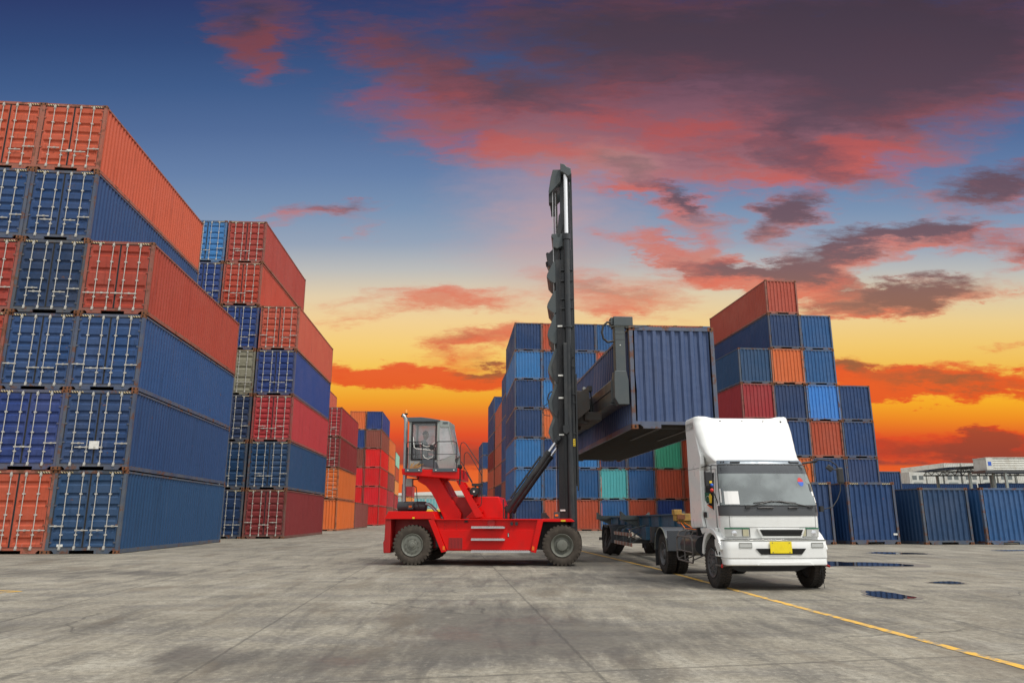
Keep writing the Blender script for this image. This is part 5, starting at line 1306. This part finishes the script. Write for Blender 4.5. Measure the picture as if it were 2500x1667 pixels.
    last = rows[-1]; rows.append([(p[0], 1.86, p[2]) for p in last])
    g.grid(rows)
    fa = g.build('roof_fairing', WH, T, 50)
    for x in (-0.46, -0.02, 0.41, 0.77):
        g = MB(); y = 1.215+0.02*abs(x); g.cyl((x, y, 3.09), (x, y-0.035, 3.085), 0.017, 0.012, seg=10); g.build('marker_lamp', 'black_plastic', fa)
    for s in (-1, 1):
        g = MB(); g.prism([(1.10, 1.36), (1.14, 1.24), (1.06, 1.06), (1.80, 1.04), (1.862, 1.06), (1.862, 3.11), (1.36, 3.11), (1.29, 2.9), (1.16, 2.62), (1.04, 2.40), (1.02, 2.24), (1.10, 2.12)], 'x', *sorted((s*0.965, s*0.88))); g.build('side_fairing', WH, T, bevel=0.02)
    g = MB(); g.box((-0.9655-0.002, 1.12, 2.166), (-0.9655, 1.86, 2.172)); g.build('fairing_seam', 'seam_dark', T)
    # doors (the near one shows its window, handle and things inside)
    for s in (-1, 1):
        def sp(y, z, off=0.0): return (s*(lerp(CABW, z)+off), y, z)
        O = [(0.47, 1.06), (0.50, 1.40), (0.53, 1.80), (0.60, 2.10), (1.08, 2.12), (1.10, 1.36), (1.12, 1.22), (1.02, 1.04)]
        d = empty('door'); d.parent = T
        def skin(P, off, name, mat, cut=None):
            g = MB(); ys = [p[0] for p in P]
            bm = bmesh.new(); bm.verts.ensure_lookup_table()
            vs = [bm.verts.new(sp(y, z, off)) for y, z in P]; bm.faces.new(vs); bmesh.ops.triangulate(bm, faces=bm.faces)
            me = bpy.data.meshes.new(name); bm.to_mesh(me); bm.free(); me.materials.append(MATS[mat]); return link(name, me, d)
        def dens(P):
            out = []
            for a, b in zip(P, P[1:]+P[:1]):
                n = 6
                out += [(a[0]+(b[0]-a[0])*i/n, a[1]+(b[1]-a[1])*i/n) for i in range(n)]
            return out
        # door skin as a grid following the tapered side
        g = MB(); zs_ = fr(1.05, 2.12, 14)
        g.grid([[sp(y, z, 0.010) for y in (max(0.46, 0.46+0.12*(z-1.5)), 1.095)] for z in zs_]); g.build('door_skin', WH, d)
        WP = [(1.03, 2.04), (0.66, 2.05), (0.60, 1.90), (0.55, 1.62), (0.53, 1.42), (0.58, 1.38), (0.80, 1.43), (1.00, 1.52), (1.04, 1.58)]
        g = MB()
        zz = fr(1.40, 2.045, 12)
        def wy(z): return (0.53+max(0, z-1.42)*0.14, 1.035)
        def zlo(y): return 1.38 + max(0, y-0.55)*0.36
        ys = fr(0.56, 1.03, 8); rows = []
        for k in range(9):
            rows.append([sp(max(y, 0.53+max(0, (zlo(y)+(2.045-zlo(y))*k/8)-1.42)*0.14), zlo(y)+(2.045-zlo(y))*k/8, 0.016) for y in ys])
        g.grid(rows); g.build('window_dark_sheet', 'hole_black', d)  # black sheet over the door skin, painted shade of the cab inside
        ed = [rows[0][i] for i in range(9)] + [r[-1] for r in rows[1:]] + rows[-1][::-1][1:] + [r[0] for r in rows[::-1][1:-1]]
        g = MB(); g.tube(ed, 0.010, 6, closed=True); g.build('window_seal', 'gasket', d)
        g = MB(); g.box(*[tuple(min(a, b) for a, b in zip(sp(0.98, 1.24, 0.012), sp(1.08, 1.34, 0.05))), tuple(max(a, b) for a, b in zip(sp(0.98, 1.24, 0.012), sp(1.08, 1.34, 0.05)))]); g.build('handle', 'black_plastic', d, bevel=0.01)
        g = MB(); g.tube([sp(1.10, 2.12, 0.012), sp(1.105, 1.40, 0.012), sp(1.13, 1.24, 0.02), sp(1.06, 1.05, 0.012)], 0.004, 5); g.tube([sp(0.47, 1.06, 0.012), sp(0.49, 1.5, 0.012), sp(0.56, 2.12, 0.012), sp(1.10, 2.13, 0.012)], 0.004, 5); g.build('door_gap', 'seam_dark', d)
        g = MB(); g.grid([[sp(y, z, 0.012) for y in (1.12, 1.24)] for z in (1.50, 1.90)]); g.mat = 0
        g.build('vent_panel', 'cab_grey', d)
        g = MB()
        for k in range(6): g.grid([[sp(y, z, 0.015) for y in (1.13, 1.23)] for z in (1.52+k*0.03, 1.535+k*0.03)])
        g.build('vent_slats', 'seam_dark', d)
        g = MB(); g.tube([(s*0.90, 0.62, 2.17), (s*0.935, 0.70, 2.19), (s*0.935, 1.05, 2.18)], 0.010); g.build('rain_gutter', 'black_plastic', d)
        # wheel arch and step below the door
        g = MB(); A = arc(0.68, 0.50, 0.55, 8, 160, 20); B = arc(0.68, 0.50, 0.46, 8, 160, 20)
        g.prism(A+B[::-1], 'x', *sorted((s*0.975, s*0.70))); g.build('wheel_arch', WH, T, 30, bevel=0.012)
        g = MB(); g.prism([(0.42, 1.06), (0.42, 0.90), (0.95, 0.99), (1.20, 0.93), (1.32, 1.04)], 'x', *sorted((s*0.955, s*0.90))); g.build('arch_panel', WH, T, bevel=0.01)
        g = MB(); g.prism(arc(0.68, 0.50, 0.455, 0, 180, 16), 'x', *sorted((s*0.90, s*0.55))); g.build('arch_liner', 'hole_black', T)
    # things seen through the near door window
    g = MB(); rnd = random.Random(8)
    g.prism([(0.62, 1.48), (0.66, 1.68), (0.98, 1.70), (1.0, 1.56)], 'x', -0.93, -0.925); g.build('green_cloth', 'cloth_green', T)
    g = MB(); g.prism([(0.60, 1.50), (0.57, 1.62), (0.66, 1.67), (0.72, 1.62), (0.68, 1.50)], 'x', -0.945, -0.932); g.build('yellow_cloth', 'cloth_yellow', T)
    g = MB(); g.prism([(0.56, 1.40), (0.57, 1.435), (0.80, 1.475), (0.82, 1.46)], 'x', -0.952, -0.942); g.build('orange_cloth', 'cloth_orange', T)
    g = MB(); g.tube([(-0.938, 0.80+0.12*math.sin(t), 1.56+0.07*math.cos(t)) for t in [i*math.pi/8 for i in range(16)]], 0.008, 6, closed=True); g.build('steering_wheel', 'cab_grey', T)
    # mirrors
    mo = empty('mirror'); mo.parent = T
    g = MB(); g.box((-1.13, 0.30, 1.78), (-0.99, 0.36, 2.06)); g.build('mirror_shell', 'black_plastic', mo, bevel=0.02)
    g = MB(); g.box((-1.115, 0.361, 1.80), (-1.005, 0.366, 2.04)); g.build('mirror_glass', 'chrome', mo)
    g = MB(); g.tube([(-0.86, 0.42, 2.17), (-0.98, 0.36, 2.17), (-1.0, 0.33, 2.12), (-1.0, 0.33, 1.75), (-0.92, 0.36, 1.55), (-0.88, 0.40, 1.44)], 0.010, 8); g.build('mirror_arm', 'black_plastic', mo, 40)
    for c, z, m_ in (((-1.02, 0.28, 1.81), 0.03, 'badge_blue'), ((-1.025, 0.28, 1.72), 0.034, 'badge_red')):
        g = MB(); g.lathe([(-0.03, 0), (-0.02, z*0.7), (0, z), (0.02, z*0.7), (0.03, 0)], c, 'y', 14); g.build('bulb', m_, mo, 50)
    g = MB(); g.box((-1.055, 0.292, 1.845), (-1.01, 0.299, 1.885)); g.build('yellow_sticker', 'sticker_yellow', mo)
    mo = empty('mirror'); mo.parent = T
    g = MB(); g.box((1.30, 0.18, 1.84), (1.42, 0.25, 2.13)); g.build('mirror_shell', 'black_plastic', mo, bevel=0.025)
    g = MB(); g.tube([(0.76, 0.34, 2.225), (0.95, 0.28, 2.25), (1.02, 0.26, 2.275), (1.20, 0.22, 2.25), (1.30, 0.20, 2.17), (1.33, 0.2, 2.10)], 0.011, 8)
    g.tube([(0.72, 0.33, 2.21), (0.98, 0.30, 2.24)], 0.02, 8)
    g.tube([(1.34, 0.2, 1.86), (1.33, 0.2, 1.72), (1.25, 0.18, 1.56), (1.12, 0.14, 1.42), (0.95, 0.18, 1.38)], 0.009, 8); g.tube([(1.32, 0.2, 2.08), (1.22, 0.15, 2.09), (1.16, 0.12, 2.10)], 0.012, 6)
    g.tube([(0.74, 0.30, 2.20), (0.76, 0.28, 2.02), (0.80, 0.26, 2.10), (0.76, 0.30, 2.2)], 0.005, 6); g.build('mirror_arm', 'black_plastic', mo, 40)
    rm = Matrix.Rotation(R(38), 3, 'Y')
    g = MB(); g.box((1.06, 0.08, 2.06), (1.18, 0.13, 2.16), rot=rm); g.build('side_mirror', 'black_plastic', mo, bevel=0.02)
    g = MB(); g.box((0.90, 0.15, 1.34), (0.96, 0.22, 1.44)); g.build('mirror_foot', 'black_plastic', mo)
    # wheels
    tm = tyre_mesh(0.435, 0.23, 0.25, 46, 'tyre_black', 0.012); rd = rim_mesh(0.25, 0.23, 'rim_dark', 'road'); rf = rim_mesh(0.25, 0.23, 'rim_dark', 'flat')
    def w(x, y, rim, flip, nm, par=T, rot=0.0):
        e = empty(nm, (x, y, 0.433)); e.parent = par; e.rotation_euler = (rot, 0, R(-90) if not flip else R(90))
        link('tyre', tm, e); link('rim', rim, e)
    w(-0.845, 0.72, rf, False, 'front_wheel'); w(0.865, 0.72, rf, True, 'front_wheel')
    for x, fl in ((-0.82, False), (-0.555, False), (0.555, True), (0.82, True)): w(x, 4.25, rd, fl, 'drive_wheel')
    # chassis, mudguards, rack, tanks
    g = MB()
    for x in (-0.40, 0.40): g.box((x-0.04, 0.6, 0.56), (x+0.04, 5.1, 0.76))
    for y in (1.9, 3.2, 4.9): g.box((-0.36, y, 0.58), (0.36, y+0.1, 0.74))
    g.box((-0.8, 4.20, 0.39), (0.8, 4.30, 0.48)); g.box((-0.36, 0.5, 0.5), (0.36, 1.9, 1.0))
    g.build('chassis_frame', 'black_plastic', T)
    for s in (-1, 1):
        g = MB(); A = arc(4.25, 0.47, 0.555, 4, 176, 24); B = arc(4.25, 0.47, 0.535, 4, 176, 24)
        g.prism(A+B[::-1], 'x', *sorted((s*0.965, s*0.42)))
        g.prism([(3.66, 0.52), (3.70, 0.52), (3.73, 0.95), (3.69, 0.95)], 'x', *sorted((s*0.955, s*0.44)))
        g.build('mudguard', 'mudguard_grey', T, 30)
        g = MB(); g.tube([(s*0.966, a, b) for a, b in arc(4.25, 0.47, 0.545, 4, 176, 20)], 0.012, 6); g.build('mudguard_edge', 'rim_grey', T)
        g = MB(); g.box(tuple((min(s*0.95, s*0.50), 4.83, 0.14)), (max(s*0.95, s*0.50), 4.85, 0.55)); g.build('mud_flap', 'black_plastic', T)
    rack = empty('side_rack'); rack.parent = T
    g = MB(); x = -0.94
    g.tube([(x, 1.95, 0.36), (x, 1.90, 0.42), (x, 1.90, 0.78), (x, 1.98, 0.85), (x, 2.9, 0.86), (x, 3.0, 0.82), (x, 3.0, 0.44), (x, 2.92, 0.38)], 0.017, 8, closed=True)
    g.tube([(x, 1.90, 0.56), (x, 3.0, 0.58)], 0.014); g.tube([(x, 2.45, 0.38), (x, 2.45, 0.86)], 0.014)
    for y in (2.0, 2.45, 2.95): g.tube([(x, y, 0.86), (x+0.05, y, 0.95), (x+0.18, y, 0.98), (-0.45, y, 0.92)], 0.014); g.tube([(x, y, 0.40), (-0.45, y, 0.60)], 0.013)
    g.build('rack_tubes', 'worn_metal', rack, 40)
    g = MB(); g.cyl((-0.66, 2.0, 0.68), (-0.66, 3.05, 0.68), 0.20, seg=24); g.build('fuel_tank', 'panel_black', T, 35)
    g = MB(); g.cyl((0.66, 1.7, 0.66), (0.66, 3.3, 0.66), 0.22, seg=24); g.build('air_tank', 'panel_black', T, 35)
    g = MB(); g.cyl((-0.60, 1.72, 0.88), (-0.60, 1.84, 0.88), 0.05, seg=14); g.box((-0.75, 1.45, 0.62), (-0.5, 1.8, 0.8)); g.build('air_filter', 'worn_metal', T, 35)
    g = MB(); g.tube([(-0.80, 1.93, 0.9), (-0.80, 1.93, 1.42), (-0.75, 1.93, 1.46)], 0.022); g.box((-0.83, 1.88, 0.88), (-0.76, 1.96, 1.40)); g.build('stack_post', 'black_plastic', T)
    g = MB(); g.box((-0.45, 3.85, 0.77), (0.45, 4.75, 0.81)); g.prism([(4.75, 0.86), (4.72, 0.81), (3.85, 0.81), (3.95, 0.90), (4.45, 0.92)], 'x', -0.36, 0.36); g.build('fifth_wheel', 'black_plastic', T)
    return T
truck()

# ------------------------------------------------------------------ the skeletal container trailer
def trailer():
    T = empty('container_trailer', (4.50, 16.9, 0), R(1.5))
    tag(T, 'blue and grey skeletal trailer with no load, hitched behind the white truck', 'trailer')
    TB = 'trailer_blue'
    for x in (-0.42, 0.42):
        s = -1 if x < 0 else 1
        g = MB(); g.prism([(1.15, 1.30), (11.6, 1.22), (11.6, 0.98), (7.6, 0.86), (5.6, 0.66), (3.2, 0.62), (2.6, 1.00), (1.15, 1.06)], 'x', x-0.012, x+0.012)
        g.prism([(1.15, 1.335), (1.15, 1.30), (11.6, 1.22), (11.6, 1.255)], 'x', x-0.075, x+0.075)
        g.prism([(3.2, 0.62), (5.6, 0.66), (7.6, 0.86), (7.6, 0.83), (5.6, 0.63), (3.2, 0.59)], 'x', x-0.075, x+0.075)
        for y in (1.6, 3.3, 4.6, 5.9, 7.2, 8.5, 9.8): g.box((min(x, x+s*0.07), y, 0.92), (max(x, x+s*0.07), y+0.02, 1.27))
        g.build('main_beam', TB, T)
    for y, nm in ((11.5, 'end'), (6.3, 'mid')):
        g = MB(); g.box((-1.0, y, 1.16), (1.0, y+0.18, 1.30))
        for s in (-1, 1):
            g.prism([(s*1.0, 1.30), (s*1.0, 1.42), (s*0.97, 1.42), (s*0.84, 1.30)], 'y', y, y+0.16)
            g.prism([(s*0.45, 0.95), (s*0.95, 1.16), (s*0.45, 1.16)], 'y', y+0.06, y+0.09)
        g.build('bolster', 'trailer_grey', T, bevel=0.006)
    g = MB(); g.box((-0.62, 0.92, 1.16), (0.80, 1.14, 1.33)); g.box((-0.64, 0.90, 1.30), (-0.46, 1.16, 1.42)); g.box((0.62, 0.90, 1.30), (0.82, 1.16, 1.42)); g.prism([(-0.62, 1.16), (-0.3, 1.04), (0.5, 1.04), (0.8, 1.16)], 'y', 0.98, 1.06); g.build('front_bolster', 'olive_yellow', T, bevel=0.01)
    g = MB(); g.box((-0.58, 0.86, 1.20), (-0.40, 0.915, 1.30)); g.cyl((-0.56, 0.80, 1.12), (-0.56, 0.9, 1.12), 0.03); g.build('hose_coupling', 'rust', T)
    g = MB(); g.tube([(-0.5, 0.9, 1.12), (-0.56, 0.3, 1.0), (-0.5, -0.6, 0.98), (-0.45, -1.2, 1.05)], 0.011, 6); g.tube([(-0.42, 0.9, 1.12), (-0.46, 0.1, 1.02), (-0.4, -0.7, 1.06), (-0.38, -1.3, 1.15)], 0.010, 6); g.build('air_hose', 'lamp_orange', T)
    g = MB(); g.box((-0.40, 0.2, 1.00), (0.40, 2.2, 1.04)); g.cyl((0, 0.95, 0.86), (0, 0.95, 1.02), 0.04); g.build('coupling_plate', TB, T)
    for s in (-1, 1):
        g = MB(); g.box((s*0.72-0.05, 3.0, 0.62), (s*0.72+0.05, 3.12, 1.0)); g.box((s*0.72-0.08, 2.97, 0.60), (s*0.72+0.08, 3.15, 0.62)); g.box((min(s*0.43, s*0.7), 3.02, 0.85), (max(s*0.43, s*0.7), 3.12, 1.0)); g.build('landing_leg', 'black_plastic', T)
    tm = tyre_mesh(0.435, 0.24, 0.25, 46, 'tyre_black', 0.012); rd = rim_mesh(0.25, 0.24, 'rim_dark', 'road')
    for y in (8.95, 10.05):
        for x, fl in ((-0.84, False), (-0.57, False), (0.57, True), (0.84, True)):
            e = empty('wheel', (x, y, 0.433)); e.parent = T; e.rotation_euler = (0.3*y, 0, R(90) if fl else R(-90))
            link('tyre', tm, e); link('rim', rd, e)
        for s in (-1, 1):
            g = MB(); A = arc(y, 0.46, 0.54, 10 if y > 9.5 else 55, 125 if y > 9.5 else 172, 18); B = arc(y, 0.46, 0.52, 10 if y > 9.5 else 55, 125 if y > 9.5 else 172, 18)
            g.prism(A+B[::-1], 'x', *sorted((s*0.975, s*0.44)))
            if y < 9.5: g.prism([(y-0.56, 0.42), (y-0.52, 0.42), (y-0.50, 0.9), (y-0.54, 0.9)], 'x', *sorted((s*0.97, s*0.46)))
            g.build('mudguard', 'mudguard_grey', T, 30)
        g = MB(); g.box((-0.8, y-0.06, 0.38), (0.8, y+0.06, 0.49)); g.build('axle', 'black_plastic', T)
    g = MB(); g.box((-0.95, 10.66, 0.16), (-0.5, 10.68, 0.60)); g.box((0.5, 10.66, 0.16), (0.95, 10.68, 0.60)); g.build('mud_flap', 'black_plastic', T)
    g = MB(); g.box((-0.95, 11.4, 0.42), (0.95, 11.48, 0.52)); g.box((-0.4, 11.3, 0.5), (-0.34, 11.4, 1.0)); g.box((0.34, 11.3, 0.5), (0.40, 11.4, 1.0)); g.build('rear_guard', 'worn_metal', T)
    for s in (-1, 1):
        sgd = empty('side_guard'); sgd.parent = T
        for z in (0.42, 0.70):
            g = MB(); g.box((min(s*0.96, s*0.925), 4.9, z), (max(s*0.96, s*0.925), 7.9, z+0.10)); g.build('guard_rail', 'red_white_bands', sgd, bevel=0.005)
        for y in (5.2, 6.4, 7.6):
            g = MB(); g.tube([(s*0.92, y, 0.44), (s*0.92, y, 0.80), (s*0.85, y, 0.92), (s*0.45, y, 1.02)], 0.018, 8); g.tube([(s*0.92, y, 0.50), (s*0.45, y-0.3, 0.82)], 0.014, 8); g.build('guard_bracket', 'trailer_grey', sgd, 40)
    g = MB(); g.box((-0.62, 4.4, 0.62), (-0.44, 5.0, 0.98)); g.cyl((-0.55, 7.95, 0.78), (-0.55, 8.35, 0.78), 0.10, seg=16); g.build('tool_box', TB, T, bevel=0.01)
trailer()

# ------------------------------------------------------------------ far right: white cold boxes, steel canopy, cabin
def reefer_mesh():
    g = MB(); Hh = 2.6
    g.box((-1.22, 0.02, 0.0), (1.22, 12.19, Hh)); g.mat = 1
    g.box((-1.0, -0.005, 0.25), (1.0, 0.018, Hh-0.3)); g.mat = 2
    for x0, x1, z0, z1 in ((-0.85, -0.15, 1.45, 2.1), (0.15, 0.85, 1.45, 2.1), (-0.7, 0.7, 0.5, 1.1)):
        g.box((x0, -0.02, z0), (x1, -0.006, z1))
    g.mat = 3
    for x0 in (-0.80, 0.20):
        for k in range(4): g.box((x0+k*0.16, -0.03, 1.5), (x0+k*0.16+0.07, -0.021, 2.05))
    return g
def far_right():
    base = reefer_mesh()
    me_w = base.mesh('body', ['reefer_white', 'reefer_white', 'cab_grey', 'panel_black'])
    plain = MB(); 
    st = corr_rows(-1.2, 1.2, 0.28, 0.03, 0.25); plain.box((-1.22, 0.04, 0.0), (1.22, 12.19, 2.6)); plain.grid([[(x, 0.0+d, z) for x, d in st] for z in (0.1, 2.5)]); plain.box((-1.22, -0.01, 2.5), (1.22, 0.039, 2.59)); plain.box((-1.22, -0.01, 0.01), (1.22, 0.039, 0.1))
    me_p = plain.mesh('body', ['reefer_white'])
    rnd = random.Random(2)
    for i in range(15):
        tiers = 3
        for t in range(tiers):
            x = 61.0 + i*2.62; unit = (i % 5) not in (1,)
            o = bpy.data.objects.new('refrigerated_container', me_w if unit else me_p); col.objects.link(o)
            o.location = (x, 112 + 0.12*rnd.uniform(-1, 1) - i*0.10, t*2.62); o.rotation_euler = (0, 0, R(1))
            o.color = (1, 1, 1, 1)
            tag(o, f"{'weathered white cold box with machinery grilles' if unit else 'plain ribbed white box'}, {['bottom', 'middle', 'top'][t]} of the {['first','second','third','fourth','fifth','sixth','seventh','eighth','ninth','tenth','eleventh','twelfth','thirteenth','fourteenth','fifteenth'][i]} far right stack", 'container', 'white containers stacked at the far right')
    for i in range(3):
        o = bpy.data.objects.new('refrigerated_container', me_p); col.objects.link(o); o.location = (66.2+i*2.62, 111.6, 7.86); o.rotation_euler = (0, 0, R(1)); o.scale = (1, 1, 0.5)
        tag(o, f"low white box lid lying on top of the white stacks, {['left','middle','right'][i]} one", 'container', 'white containers stacked at the far right')
    # steel canopy: posts, lattice girder, sheet roof
    C = empty('steel_canopy', (53.2, 90, 0), R(-3)); tag(C, 'dark steel lattice canopy on thin posts in front of the white boxes', 'canopy')
    for x in (2.2, 9.0, 16.0, 23.0):
        for y in (0.2, 7.8):
            g = MB(); g.box((x-0.13, y-0.13, 0), (x+0.13, y+0.13, 6.5)); g.build('post', 'cab_grey', C)
    for y in (0.0, 8.0):
        g = MB(); g.bar((0.6, y, 6.55), (25, y, 6.55), 0.22, 0.16); g.bar((0.6, y, 7.05), (25, y, 7.30), 0.16, 0.13)
        x = 0.6
        while x < 24.4:
            g.bar((x, y, 6.6), (x+0.5, y, 7.1), 0.07); g.bar((x+0.5, y, 7.1), (x+1.0, y, 6.6), 0.07); x += 1.0
        g.build('lattice_girder', 'panel_black', C)
    g = MB(); g.prism([(-0.6, 7.10), (8, 7.55), (25, 7.75), (25, 7.68), (8, 7.48), (0.4, 7.03)], 'y', -0.6, 8.6); g.build('roof_sheet', 'panel_black', C)
    g = MB()
    for k in range(18): g.bar((1+k*1.35, -0.3, 7.18+k*0.01), (1+k*1.35, 8.3, 7.18+k*0.01), 0.07)
    g.build('purlins', 'dark_steel', C)
    # white ribbed cabin standing on a deck beside the canopy
    D = empty('portable_cabin', (54.1, 84.5, 0), R(-1)); tag(D, 'white ribbed cabin with small blue window raised on a steel deck', 'cabin')
    st = corr_rows(0.0, 1.30, 0.26, 0.05, 0.30)
    g = MB(); g.box((0, 0.06, 6.45), (14, 2.5, 7.80)); g.grid([[(x, d, 6.47+z) for x in (0.7, 7, 13.95)] for z, d in st]); g.box((-0.03, -0.02, 6.45), (0.7, 0.055, 7.80)); g.build('wall', 'reefer_white', D)
    g = MB(); g.box((-0.05, -0.04, 7.80), (14.05, 2.55, 7.88)); g.build('roof', 'reefer_white', D)
    g = MB(); g.box((0.15, -0.035, 6.95), (0.52, -0.021, 7.40)); g.build('window', 'badge_blue', D)
    g = MB(); g.box((-0.3, -0.1, 6.15), (14, 2.6, 6.44)); g.build('deck', 'panel_black', D)
    for x in (2.0, 8.0, 13.5):
        for y in (0.1, 2.3):
            g = MB(); g.box((x-0.12, y-0.12, 0), (x+0.12, y+0.12, 6.15)); g.build('post', 'cab_grey', D)
far_right()

def far_middle():
    B = empty('warehouse', (-34, 200, 0), R(-2)); tag(B, 'low white warehouse with a pale teal window band, far behind the machine', 'building')
    g = MB(); g.box((0, 0, 0), (42, 16, 6.9)); g.build('wall', 'reefer_white', B)
    g = MB(); g.prism([(-0.4, 6.9), (42.4, 6.9), (42.4, 7.35), (21, 8.1), (-0.4, 7.35)], 'y', -0.5, 16.5); g.build('roof', 'sticker_white', B)
    for k in range(12):
        g = MB(); g.box((0.8+k*3.45, -0.12, 3.6), (3.9+k*3.45, -0.02, 6.0)); w_ = g.build('window', 'shed_teal', B)
        g = MB()
        for j in range(4): g.box((0.8+k*3.45+j*0.8, -0.16, 3.6), (0.86+k*3.45+j*0.8, -0.125, 6.0))
        g.build('mullion', 'sticker_white', w_)
    g = MB(); g.box((0.2, -0.10, 2.7), (41.8, -0.01, 3.2)); g.build('yellow_band', 'sticker_yellow', B)
    rnd = random.Random(4)
    for i, (x, y, h) in enumerate(((-27.5, 180, 2.3), (-24.6, 178, 2.7), (-21.6, 181, 2.1), (-18.4, 179, 2.5))):
        T = empty('bush', (x, y, 0)); tag(T, f"{['small round', 'tallest', 'low wide', 'right hand'][i]} green bush in front of the far white warehouse", 'bush', 'bushes by the far warehouse')
        g = MB()
        for k in range(4): g.tube([(0, 0, 0), (rnd.uniform(-.3, .3), rnd.uniform(-.3, .3), h*0.5), (rnd.uniform(-.7, .7), rnd.uniform(-.7, .7), h*0.85)], 0.05, 5)
        g.build('stem', 'bark', T)
        g = MB()
        for k in range(900):
            a = rnd.uniform(0, 6.28); zz = rnd.uniform(0.1, 1.0); r = (1.7 if i != 2 else 2.1)*math.sqrt(rnd.random())*(1-0.6*abs(zz-0.45))
            c = Vector((r*math.cos(a), r*math.sin(a), h*zz + rnd.gauss(0, .12))); u = Vector((rnd.gauss(0,1), rnd.gauss(0,1), rnd.gauss(0,1))).normalized()*rnd.uniform(.10, .22); v = u.cross(Vector((rnd.gauss(0,1), rnd.gauss(0,1), rnd.gauss(0,1))).normalized())
            g.add([c-u, c-v*.5, c+u, c+v*.5], [(0,1,2,3)])
        g.build('leaves', 'leaf', T, fix=False)
far_middle()
